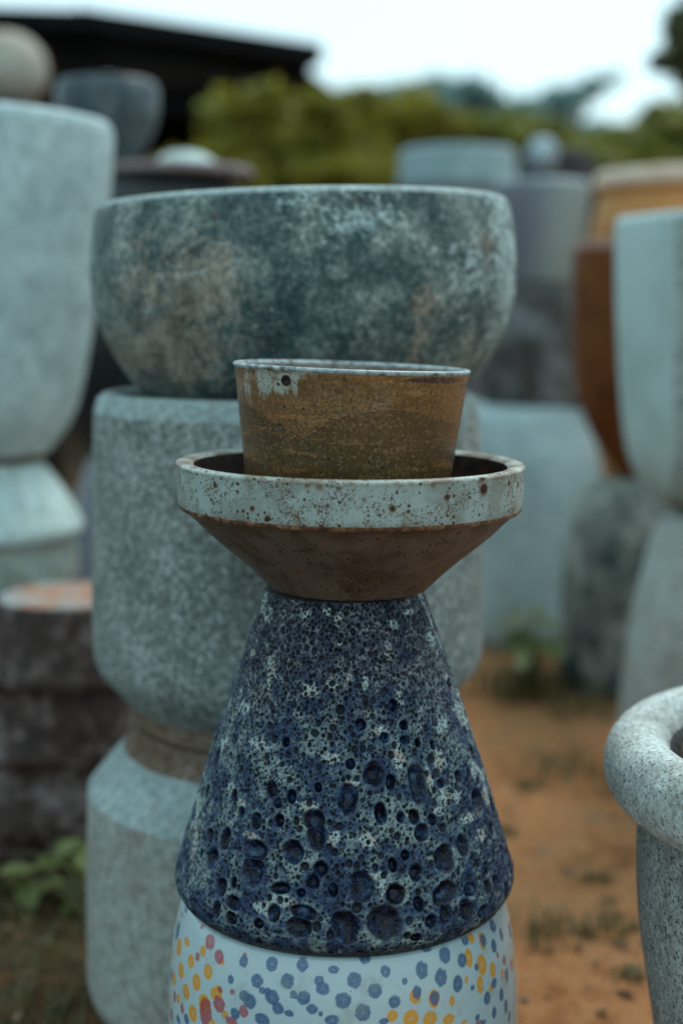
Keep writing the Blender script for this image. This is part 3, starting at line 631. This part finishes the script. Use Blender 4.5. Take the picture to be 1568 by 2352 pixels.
for x, y, rx, ry in [(565, 870, 40, 30), (600, 890, 60, 22), (640, 870, 70, 14), (700, 862, 60, 8), (555, 900, 30, 30)]:
    th, z = surf(x, y, XC, YH, cpf[2:]); q = np.hypot((Tw - th) * .085 / (rx * sc_px / max(.4, math.cos(th))), (Z + zf - z) / (ry * sc_px)); a_[:, 1] = np.maximum(a_[:, 1], np.exp(-q * q))
for x, y, rx, ry in [(1060, 872, 40, 9), (1000, 866, 70, 8)]:
    th, z = surf(x, y, XC, YH, cpf[2:]); q = np.hypot((Tw - th) * .085 / (rx * sc_px / max(.4, math.cos(th))), (Z + zf - z) / (ry * sc_px)); a_[:, 2] = np.maximum(a_[:, 2], np.exp(-q * q))
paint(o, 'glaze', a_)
V, f, _, _ = ring_mesh(resample([(r, z - zf) for r, z in chaikin(lipc, 2)], .0006), 460, None, .002, 8); link('lip', V, f, M_CUPLIP, cup)
V, f, _, _ = ring_mesh(resample([(r, z - zf) for r, z in innc], .004), 200, None, .002, 8); link('inside', V, f, M_CUPIN, cup)
# the burst bubble near the cup's lip
th, z = surf(643, 879, XC, YH, cpf[2:]); rr = float(np.interp(z, [q[1] for q in cpf[2:]], [q[0] for q in cpf[2:]]))
bp = []
for q, d in ((.0044, -.0004), (.0040, .0011), (.0031, .0013), (.0024, .0008), (.0016, .0004), (.0002, .0003)): bp.append((q, d))
V, f, _, _ = ring_mesh(bp, 20)
Rm = Matrix.Rotation(th, 3, 'Z') @ Matrix.Rotation(R(90 + 8), 3, 'X')
V = np.array([Rm @ Vector(v) for v in V]) + np.array([rr * math.sin(th), -rr * math.cos(th), z - zf]); link('glaze_bubble', V, f, M_SIN, cup)

# ------------------------------------------------------------------ second stack: bowl on two grey pots
Y2 = 1.60
neck_z = edge(1652, 366, Y2)[1]
low_sh = [(1652, 362), (1690, 364), (1712, 378), (1738, 420), (1762, 448), (1790, 456), (1900, 458), (2100, 460), (2230, 458)]
gp = prof(low_sh, Y2); gp = [q for q in gp if q[1] > .03]; rl = gp[0][0]
gp = [(rl * .93, .0), (rl * .985, .012), (rl, .03)] + gp
nk = [q for q in gp if q[1] > edge(1700, 370, Y2)[1]]; sh = [q for q in gp if edge(1775, 370, Y2)[1] < q[1] <= edge(1700, 370, Y2)[1] + .001]; bd = [q for q in gp if q[1] <= edge(1775, 370, Y2)[1] + .001]
allg = chaikin(gp, 2)
cut1 = edge(1706, 370, Y2)[1]; cut2 = edge(1800, 370, Y2)[1]
def cut(p, lo, hi):
    q = [a for a in p if lo < a[1] < hi]; zz = [a[1] for a in p]; rr_ = [a[0] for a in p]
    if lo > zz[0]: q = [(float(np.interp(lo, zz, rr_)), lo)] + q
    if hi < zz[-1]: q = q + [(float(np.interp(hi, zz, rr_)), hi)]
    return q
neckp = cut(allg, cut1, 9); neckp += [(neckp[-1][0] - .006, neckp[-1][1] + .002), (.0005, neckp[-1][1] + .002)]
zn = max(q[1] for q in neckp)
pot('grey_pot', 'upside down beige grey pot on the ground, carrying the coarse grey cylinder', 'pot', 662, Y2,
    [('body', M_GREY2, cut(allg, -1, cut2)), ('shoulder', M_GREYTOP, cut(allg, cut1, cut2)[:]), ('neck', M_NECK, neckp)], 'two stacked grey cylinder pots', z0=0, seg=220)
up_s = [(912, 434), (935, 441), (960, 444), (1200, 447), (1400, 448), (1490, 446), (1525, 438), (1555, 412), (1585, 382), (1600, 366), (1648, 361)]
g2 = prof(up_s, Y2); g2 = chaikin(g2, 2); zb2 = zn + .0015
g2 = [q for q in g2 if q[1] > zb2 + .002]; g2 = [(g2[0][0] - .004, zb2)] + g2
cA = edge(1596, 370, Y2)[1]; cB = edge(944, 370, Y2)[1]
tp = cut(g2, cB, 9); rt2, zt2 = tp[-1]; tp += [(rt2 - .006, zt2 + .005), (rt2 - .016, zt2 + .006), (rt2 - .022, zt2 + .001), (rt2 - .026, zt2 - .04), (.0005, zt2 - .05)]
ft = cut(g2, -1, cA); ft = [(.0005, zb2), (ft[0][0] - .006, zb2)] + ft
pot('grey_pot', 'coarse grey cylindrical pot with worn pale top edge, under the mottled teal bowl', 'pot', 662, Y2,
    [('body', M_GREY, cut(g2, cA, cB)), ('rim', M_GREYTOP, tp), ('foot', M_NECK, ft)], 'two stacked grey cylinder pots', seg=220)
zs = zt2 + .006
bs = [(474, 474), (478, 477), (510, 482), (560, 488), (620, 490), (690, 486), (760, 463), (820, 432), (870, 397), (905, 366)]
b2 = prof(bs, Y2); b2 = [q for q in b2 if q[1] > zs + .004]; b2 = [(b2[0][0] - .014, zs + .001)] + b2
b2c = chaikin(b2, 2); ro, zo = b2c[-1]
outer = [(.0005, zs + .001)] + b2c
lipb = [(ro, zo), (ro - .004, zo + .005), (ro - .012, zo + .0065), (ro - .02, zo + .003), (ro - .026, zo - .02), (ro - .04, zo - .12), (.0005, zo - .16)]
e, Xb, zb0, obs = pot('bowl', 'big round bowl in mottled teal, ash and tan glaze on the grey cylinder pots', 'bowl', 705, Y2,
    [('body', M_BOWL, resample(outer, .003)), ('inside', M_GREYTOP, chaikin(lipb, 2))], seg=360, tilty=-1.3, z0=zs + .001)
o, T, Z = obs[0]; Tw = (T + math.pi) % (2 * math.pi) - math.pi; a_ = np.zeros((len(T), 3))
PT = [(430, 610, 60, 30, 0, .35), (330, 650, 100, 80, 1, .7), (400, 770, 130, 80, 1, .95), (500, 620, 50, 70, 1, .95), (300, 620, 30, 20, 0, .3), (460, 650, 100, 100, 1, 1.0), (300, 810, 90, 90, 1, .75), (420, 860, 150, 60, 1, .6), (330, 560, 60, 60, 1, .45), (860, 520, 120, 50, 0, .55), (720, 455, 110, 26, 0, .45), (1172, 620, 34, 170, 0, .95), (1130, 462, 50, 26, 0, .6),
      (1090, 640, 60, 110, 0, .45), (985, 705, 32, 50, 1, .75), (965, 790, 26, 90, 1, .6), (1130, 575, 40, 36, 1, .7), (820, 465, 60, 20, 1, .5), (560, 510, 70, 70, 2, .6), (640, 770, 90, 110, 2, .7), (1040, 505, 90, 60, 2, .7), (540, 880, 60, 60, 2, .75), (880, 620, 130, 60, 2, .4), (270, 640, 60, 50, 2, .3),
      (500, 708, 13, 9, 2, 1.6), (690, 657, 14, 12, 2, 1.5), (372, 607, 13, 10, 2, 1.3), (952, 693, 12, 11, 2, 1.5), (867, 462, 36, 14, 2, 1.5), (290, 775, 20, 14, 2, .8), (1080, 820, 80, 80, 1, .35), (700, 850, 120, 50, 2, .4)]
for x, y, rx, ry, ch, am in PT:
    th, z = surf(x, y, Xb, Y2, b2c); q = np.hypot((Tw - th) * .235 / (rx * Y2 / F / max(.3, math.cos(th))), (Z + zb0 - z) / (ry * Y2 / F)); a_[:, ch] = np.maximum(a_[:, ch], am * np.exp(-q * q))
far = sm(1.1, 1.6, np.abs(Tw)); a_[:, 0] += far * .8 * sm(.45, .7, fbm(T * 3, Z * 20, 3)); a_[:, 1] += far * .6 * sm(.5, .7, fbm(T * 3 + 9, Z * 20, 3))
paint(o, 'patch', a_)

# ------------------------------------------------------------------ left side
def simple(name, label, cat, cx, Y, spec, m, rimm=None, footm=None, t=.012, z0=None, lid=False, rimh=0, footh=0, group=None, **k):
    p = chaikin(prof(spec, Y), 2)
    if z0 is not None:
        p = [q for q in p if q[1] > z0 + .004]; p = [(p[0][0] - .002, z0)] + p
    zlo, zhi = p[0][1], p[-1][1]; r1 = p[-1][0]
    if lid: inn = [(r1 - .004, zhi + .002), (r1 * .6, zhi + .003), (.0005, zhi + .003)]
    else: inn = hollow(p, t)
    parts = []
    bl_, bh = zlo + footh if footm else -9, zhi - rimh if (rimm and rimh) else 99
    bodyp = cut(p, bl_, bh)
    if not footm: bodyp = [(.0005, zlo)] + bodyp
    else: parts.append(('foot', footm, [(.0005, zlo)] + cut(p, -9, bl_)))
    parts.append(('body', m, bodyp))
    rp = (cut(p, bh, 999) if rimh else [p[-1]]) + inn
    parts.append(('top' if lid else 'rim', rimm or m, rp))
    return pot(name, label, cat, cx, Y, parts, group, z0=zlo, **k), zlo, zhi + (.003 if lid else 0)
YA = 2.35
# big dark jar support, inverted pot, pale lobed pot
zE = edge(1330, 200, YA)[1]
simple('clay_pot', 'dull terracotta pot at the left edge beneath the pale stacked pots', 'pot', -68, YA, [(1340, 205), (1500, 225), (1800, 235), (1900, 230), (2100, 215)], M_TERRA, z0=0, lid=True)
_, _, zC = simple('glazed_pot', 'low pale pot with ochre runs under the inverted sage pot at left', 'pot', -68, YA, [(1232, 236), (1256, 242), (1320, 244)], M_PALEYEL, z0=zE + .004, lid=True)
_, _, zB = simple('inverted_pot', 'sage white flared pot upside down with thick rim, below the tall pale pot', 'pot', -68, YA, [(1056, 152), (1070, 172), (1110, 200), (1150, 226), (1184, 244), (1198, 254), (1216, 256), (1230, 248)], M_PALE2, z0=zC + .001, lid=True, rimm=M_FOOTBROWN)
simple('tall_pot', 'tall pale celadon pot with a rounded base at the left edge, top of its stack', 'pot', -68, YA,
       [(276, 307), (290, 312), (330, 311), (450, 302), (600, 284), (720, 268), (800, 256), (880, 242), (940, 226), (985, 203), (1015, 180), (1040, 158), (1056, 148)], M_PALE, M_PALE, M_FOOTBROWN, t=.022, z0=zB + .001, rimh=.004, footh=.012, tilty=2.2)
# dark ribbed pot
ribs = [(1368, 158), (1376, 166), (1410, 170), (1500, 194), (1522, 210), (1540, 210), (1554, 194), (1600, 208), (1660, 218), (1680, 230), (1698, 229), (1710, 211), (1760, 220), (1830, 232), (1848, 234), (1860, 228), (1870, 220), (1930, 218), (1990, 212)]
YD = 2.10
simple('ribbed_pot', 'dark brown ribbed pot with a washed terracotta top, left of the grey cylinder stack', 'pot', 165, YD, ribs, M_DKBROWN, M_TERRA, z0=0, lid=True, seg=160)
# dark round pot behind and what stands on it
YI = 3.0
_, _, zi2 = simple('inverted_pot', 'grey inverted pot in the shadow under the black jar behind the left stacks', 'pot', 380, YI, [(1052, 170), (1150, 205), (1300, 240), (1420, 255)], M_PURP, z0=0, lid=True)
_, _, zI = simple('black_jar', 'big round black glazed jar behind the teal bowl, left', 'jar', 380, YI, [(412, 150), (440, 176), (560, 235), (720, 266), (850, 258), (960, 220), (1045, 165)], M_BLACK, z0=zi2 + .001, lid=True)
_, _, zsl = simple('clay_slab', 'dusty pink round clay slab lying on the black jar', 'slab', 400, YI, [(388, 180), (396, 186), (408, 182)], M_PINK, z0=zI + .001, lid=True)
simple('inverted_dish', 'pale shallow dish upside down on the pink clay slab', 'dish', 425, YI, [(352, 38), (362, 60), (375, 76), (384, 82)], M_PALE2, z0=zsl + .001, lid=True)
simple('teal_bowl', 'small dark teal glazed bowl on the pink clay slab under the shed roof', 'bowl', 249, YI, [(192, 110), (206, 117), (230, 119), (270, 115), (310, 102), (345, 80), (372, 60)], M_DTEAL, M_DTEAL, z0=zsl + .001, t=.012)
YG = 4.3
_, _, zg = simple('dark_jar', 'tall dark jar behind the pale pot carrying the cream ball', 'jar', 20, YG, [(232, 70), (300, 110), (600, 140), (900, 120)], M_BLACK, z0=0, lid=True)
simple('stone_ball', 'round cream stone ball with a flat foot above the tall pale pot, top left', 'ball', 14, YG, [(72, 12), (78, 44), (98, 72), (130, 92), (165, 97), (200, 90), (226, 62)], M_CREAM, z0=zg + .001, lid=True)

# ------------------------------------------------------------------ right side
YP = 2.42
_, _, zr = simple('inverted_pot', 'warm grey tall pot upside down beneath the faceted pale pot, right edge', 'pot', 1650, YP, [(1172, 78), (1184, 128), (1200, 148), (1300, 178), (1450, 206), (1640, 222), (1800, 230)], M_WARMGREY, z0=0, lid=True, rimm=M_FOOTBROWN)
m = Mt('pale slip with shade painted on a rough facet'); x_, y_, z_ = m.xyz(); n1 = m.noise(60, 4, .7); n2 = m.noise(9, 3)
facet_shade = m.math('MULTIPLY', m.math('GREATER_THAN', m.math('ADD', x_, m.math('MULTIPLY', z_, .028)), -.069), m.math('LESS_THAN', y_, 0.0))  # shade painted on the front facets; the mottle is their rough slip
c = m.mix(facet_shade, m.mix(m.step(n2, .4, .6), (.36, .455, .44), (.42, .53, .52)), m.ramp(n1, [(.36, (.15, .18, .18)), (.5, (.25, .30, .295)), (.64, (.33, .39, .38))]))
M_FACETSHADE = m.done(c, .75, m.bump(n1, .001), .25)
fp = simple('faceted_pot', 'tall pale six sided pot at the right edge, standing on the inverted grey pot', 'pot', 1642, YP, [(504, 236), (512, 239), (700, 232), (900, 216), (1020, 200), (1085, 178), (1130, 146), (1160, 104), (1172, 80)], M_FACETSHADE, M_PALE, M_FOOTBROWN, t=.02, z0=zr + .001, sides=6, seg=120, wob=.0015, footh=.01)
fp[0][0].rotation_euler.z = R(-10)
YO = 3.0
_, _, zq = simple('inverted_pot', 'sage pot with dark green drips, upside down under the rust brown pot', 'pot', 1452, YO, [(1098, 60), (1110, 100), (1150, 140), (1250, 158), (1400, 164), (1600, 168)], M_QUAY, z0=0, lid=True)
simple('rust_pot', 'rust brown glazed pot with a dusty red rim, behind the faceted pale pot', 'pot', 1466, YO, [(560, 152), (572, 156), (700, 155), (850, 148), (920, 136), (980, 112), (1030, 84), (1075, 50), (1095, 38)], M_RUST, M_RUSTRIM, t=.014, z0=zq + .001, rimh=.012)
simple('ochre_jar', 'large ochre clay jar with pale pink rim, behind the rust brown pot', 'jar', 1570, 3.7, [(402, 218), (414, 226), (438, 222), (452, 204), (480, 214), (540, 228), (700, 240), (1000, 200), (1200, 170)], M_OCHRE, M_OCHRERIM, t=.02, z0=0, rimh=.032)
YM = 3.5
_, _, zm_ = simple('inverted_pot', 'pale blue grey pot upside down beneath the muddy brown bowl', 'pot', 1185, YM, [(930, 128), (945, 152), (1000, 172), (1080, 196), (1250, 205), (1500, 210)], M_PALE, z0=0, lid=True)
_, _, zl2 = simple('mud_bowl', 'muddy brown glazed bowl upside down on the pale blue grey pot', 'bowl', 1225, YM, [(655, 92), (670, 104), (740, 116), (840, 122), (918, 118)], M_MUD, z0=zm_ + .001, lid=True)
m = Mt('grey glaze with one purple side'); x_, y_, z_ = m.xyz(); n1 = m.noise(9, 3)
c = m.mix(m.step(m.math('ADD', m.math('SUBTRACT', x_, m.math('MULTIPLY', z_, .18)), m.math('MULTIPLY', m.math('SUBTRACT', n1, .5), .05)), -.09, .02), (.125, .13, .155), (.235, .26, .245))
M_TWOTONE = m.done(c, .5)
simple('two_tone_pot', 'grey pot with one purple side, on the muddy bowl right of the teal bowl', 'pot', 1240, YM, [(422, 108), (436, 112), (500, 108), (580, 98), (652, 84)], M_TWOTONE, M_SILVER, z0=zl2 + .001, t=.012)
_, _, zj = simple('base_pot', 'dark jar hidden under the far pale cylinder pot', 'jar', 1050, 4.6, [(440, 128), (600, 140), (800, 130)], M_PURP, z0=0, lid=True)
simple('cylinder_pot', 'pale grey cylinder pot seen far behind above the right half of the teal bowl', 'pot', 1050, 4.6, [(350, 130), (360, 134), (402, 134), (408, 138), (430, 136), (438, 130)], clay('blue grey cylinder slip', (.19, .26, .27), (.25, .34, .355), (.30, .40, .41)), z0=zj + .001, t=.02)
_, _, zk = simple('dark_jar', 'dark purple brown jar carrying the silver ball far behind', 'jar', 1270, 5.2, [(346, 66), (352, 76), (372, 82), (500, 95), (700, 80)], clay('plum dark glaze', (.025, .02, .022), (.04, .032, .036), (.055, .045, .05)), z0=0, lid=True)
yk = 4.9
_, _, zk2 = simple('dark_jar', 'dark jar below the silver ball, left of the plum jar', 'jar', 1235, yk, [(388, 30), (396, 44), (500, 60), (700, 60)], M_BLACK, z0=0, lid=True)
simple('silver_ball', 'small silver grey glazed ball, the bright round spot before the bushes', 'ball', 1245, yk, [(316, 6), (320, 20), (334, 32), (352, 36), (370, 31), (384, 19)], M_SILVER, z0=zk2 + .001, lid=True)

# right front pot with rolled rim
YS = 1.17
cxs = 1985
rp = prof([(1806, 532)], YS)[0]; zr_, rr_ = rp[1], rp[0]
rimc = []
ra, rbv = .0275, .034
for k in range(25):
    a = math.pi * (1.36 - k * 1.72 / 24) + 0
    rimc.append((rr_ - .004 + ra * math.cos(a + math.pi * 0) , zr_ + rbv * math.sin(a)))
outb = [(rr_ - .038, 0), (rr_ - .032, .01), (rr_ - .023, .12), (rr_ - .010, .2), (rr_ + .002, .27), (rr_ + .004, zr_ - rbv * .55)]
rim_full = []
for k in range(29):      # from under the outside, over the top, to the inside
    a = R(-118) + R(275) * k / 28
    rim_full.append((rr_ + .006 + ra * math.cos(a) * (1.0 if math.cos(a) > 0 else 1.15), zr_ + rbv * math.sin(a)))
ri, zi_ = rim_full[-1]
inb = [(ri, zi_), (ri - .003, zi_ - .04), (ri - .012, .2), (ri - .02, .1), (.0005, .09)]
e, *_ = pot('rolled_rim_pot', 'weathered grey pot with a wide pale rolled rim at the right front', 'pot', cxs, YS, [('body', M_RIMPOT, chaikin(outb, 2)), ('rim', M_RIMLIP, rim_full), ('inside', M_RIMPOT, chaikin(inb, 2))], z0=0, seg=260)
# the dull red pot inside it
simple('red_pot', 'dull red clay pot standing inside the pot with the rolled rim', 'pot', 1885, YS - .01, [(1735, 322), (1750, 335), (1850, 320), (2100, 240)], M_RED, z0=.092, t=.01)

# ------------------------------------------------------------------ plants and ground litter
def blades(n, spread, h, wd, up=.5):
    V = []; f = []
    for k in range(n):
        a = random.uniform(0, 6.28); r = spread * random.random() ** .7; p = np.array([r * math.cos(a), r * math.sin(a), -.004])
        hh = h * random.uniform(.5, 1.1); lean = random.uniform(.1, .9) * up; b = random.uniform(0, 6.28); d = np.array([math.cos(b), math.sin(b), 0]); s = np.array([-d[1], d[0], 0]) * wd
        q1 = p + d * lean * hh * .4 + (0, 0, hh * .6); q2 = p + d * lean * hh + (0, 0, hh * .95); i = len(V)
        V += [p - s, p + s, q1 + s * .8, q1 - s * .8, q2]; f += [(i, i + 1, i + 2, i + 3), (i + 3, i + 2, i + 4)]
    return V, f
for px, py, sz, lb in [(1150, 1905, .03, 'sparse weed tuft on the path beside the widest part of the blue cone'), (1440, 2240, .025, 'tiny weed tuft low on the path under the rolled rim pot'), (1250, 2140, .055, 'brownish weed tuft on the orange soil, left of two near the rolled rim pot'), (1390, 2130, .045, 'brownish weed tuft on the orange soil close beside the rolled rim pot'), (1372, 2010, .026, 'small weed tuft alone on the orange soil left of the rolled rim pot'),
                       (1290, 1770, .085, 'green weed tuft on the soil behind the cone, largest on the path'), (1330, 1640, .08, 'dark weed tuft at the foot of the inverted grey pot'), (1215, 1800, .03, 'low weed tuft on the path just right of the blue cone'), (1400, 1610, .08, 'dark weed tuft against the drip glazed pot')]:
    g = ground(px, py); V, f = blades(70, sz, sz * .7, .0016, 1.6); o = link('weed_tuft', V, f, M_GRASS, None, False, (g[0], g[1], gz(g[0], g[1]))); tag(o, lb, 'weed', 'weed tufts on the orange path')
leaf_shape = [(0, 0, 0), (.35, .28, .03), (.7, .25, .02), (1, 0, -.06), (.7, -.25, .02), (.35, -.28, .03), (.5, 0, -.02)]
lf = [(0, 1, 6), (1, 2, 6), (2, 3, 6), (3, 4, 6), (4, 5, 6), (5, 0, 6)]
leaf_me = bpy.data.meshes.new('leaf'); leaf_me.from_pydata(leaf_shape, [], lf); leaf_me.materials.append(M_WEED)
def sprig(name, label, base, tips, size, mt=None, grp=None):
    e = thing(name, label, 'plant', tuple(base), grp); base = np.array(base)
    for tp_ in tips:
        tp_ = np.array(tp_); mid = (base + tp_) / 2 + (0, 0, .03)
        V, f = tube([base, mid, tp_], [.0028, .002, .001], 5); link('stem', np.array(V) - base, f, M_GRASS, e)
        for k in range(3):
            o = bpy.data.objects.new('leaf', leaf_me); col.objects.link(o); o.parent = e
            q = tp_ if k == 0 else mid * (.5 - k * .12) + tp_ * (.5 + k * .12); o.location = q - base
            s = size * random.uniform(.7, 1.2); o.scale = (s, s, s); d = tp_ - base
            o.rotation_euler = (random.uniform(-.5, .5), random.uniform(-.2, .5), random.uniform(0, 6.28) if k else math.atan2(d[1] - .1, d[0]))
    return e
Yw = 1.86
sprig('weed_plant', 'leafy light green weed growing between the dark ribbed pot and the lower grey pot', ground(225, 2140) * (1, 1, 0), [at(x, y, Yw + random.uniform(-.06, .06)) for x, y in [(60, 1985), (110, 1960), (150, 1930), (190, 1925), (130, 2010), (175, 2060), (80, 2075), (160, 1985), (195, 2000), (30, 2015)]], .055)
sprig('weed_plant', 'yellow green weed at the foot of the pale blue grey inverted pot', ground(1215, 1585) * (1, 1, 0), [at(x, y, 2.85 + random.uniform(-.08, .08)) for x, y in [(1150, 1430), (1190, 1400), (1230, 1385), (1260, 1420), (1210, 1450), (1170, 1480), (1240, 1480), (1200, 1500), (1270, 1470), (1180, 1440)]], .055)
V, f = blades(150, .10, .10, .003, 1.2); g = ground(1200, 1590); o = link('weed_tuft', V, f, M_GRASS, None, False, (g[0], g[1], gz(g[0], g[1]))); tag(o, 'tall grassy weed tuft in the shade behind the coarse grey pot, at its right', 'weed', 'weed tufts on the orange path')
# grass on the dark soil at left
V = []; f = []
for k in range(130):
    px = random.uniform(-60, 340); py = random.uniform(2080, 2420); g = ground(px, py)
    if math.hypot(g[0] + .06, g[1] - Y2) < .235: continue
    v, ff = blades(7, .02, random.uniform(.015, .045), .0012, 1.3); i0 = len(V); V += [np.array(q) + (g[0], g[1], gz(g[0], g[1])) for q in v]; f += [tuple(a + i0 for a in q) for q in ff]
o = link('grass', V, f, M_GRASS, None, False); tag(o, 'thin dull grass and litter on the dark soil at the lower left', 'grass', None, 'stuff')
# dead leaves and crumbs of bark
V = []; f = []
for k in range(700):
    x = random.uniform(-1.1, 1.3); y = random.uniform(1.3, 4.2) ; a = random.uniform(0, 6.28); l = random.uniform(.006, .02); ca, sa = math.cos(a) * l, math.sin(a) * l; z = gz(x, y) + .002; i0 = len(V); w2 = random.uniform(.25, .5)
    V += [(x - ca, y - sa, z), (x - sa * w2, y + ca * w2, z + l * .25), (x + ca, y + sa, z + l * random.uniform(0, .5)), (x + sa * w2, y - ca * w2, z + l * .1)]; f.append((i0, i0 + 1, i0 + 2, i0 + 3))
M_DEAD = leafmat('dead leaves', (.06, .03, .014), (.22, .13, .06)); o = link('leaf_litter', V, f, M_DEAD, None, False); tag(o, 'dry brown dead leaves and bark crumbs scattered on the soil', 'leaf litter', None, 'stuff')
# pebbles
ico_v = []; 
V = []; f = []
base_v = np.array([(0, 0, 1), (.9, 0, .3), (.28, .85, .3), (-.72, .53, .3), (-.72, -.53, .3), (.28, -.85, .3), (0, 0, -.4)])
base_f = [(0, 1, 2), (0, 2, 3), (0, 3, 4), (0, 4, 5), (0, 5, 1), (6, 2, 1), (6, 3, 2), (6, 4, 3), (6, 5, 4), (6, 1, 5)]
for k in range(4200):
    x = random.uniform(-1.2, 1.4); y = random.uniform(1.1, 4.5); s = random.uniform(.0015, .005) * (1 if random.random() < .93 else 2.0)
    a = random.uniform(0, 6.28); ca, sa = math.cos(a), math.sin(a); v = base_v * rng.uniform(.6, 1.2, (7, 1)) * s
    v = np.stack([v[:, 0] * ca - v[:, 1] * sa, v[:, 0] * sa + v[:, 1] * ca, v[:, 2] * .7], 1) + (x, y, gz(x, y)); i0 = len(V); V += list(v); f += [tuple(q + i0 for q in t) for t in base_f]
o = link('gravel', V, f, M_STONE, None, True); tag(o, 'small pebbles and crumbs scattered over the orange soil', 'gravel', None, 'stuff')
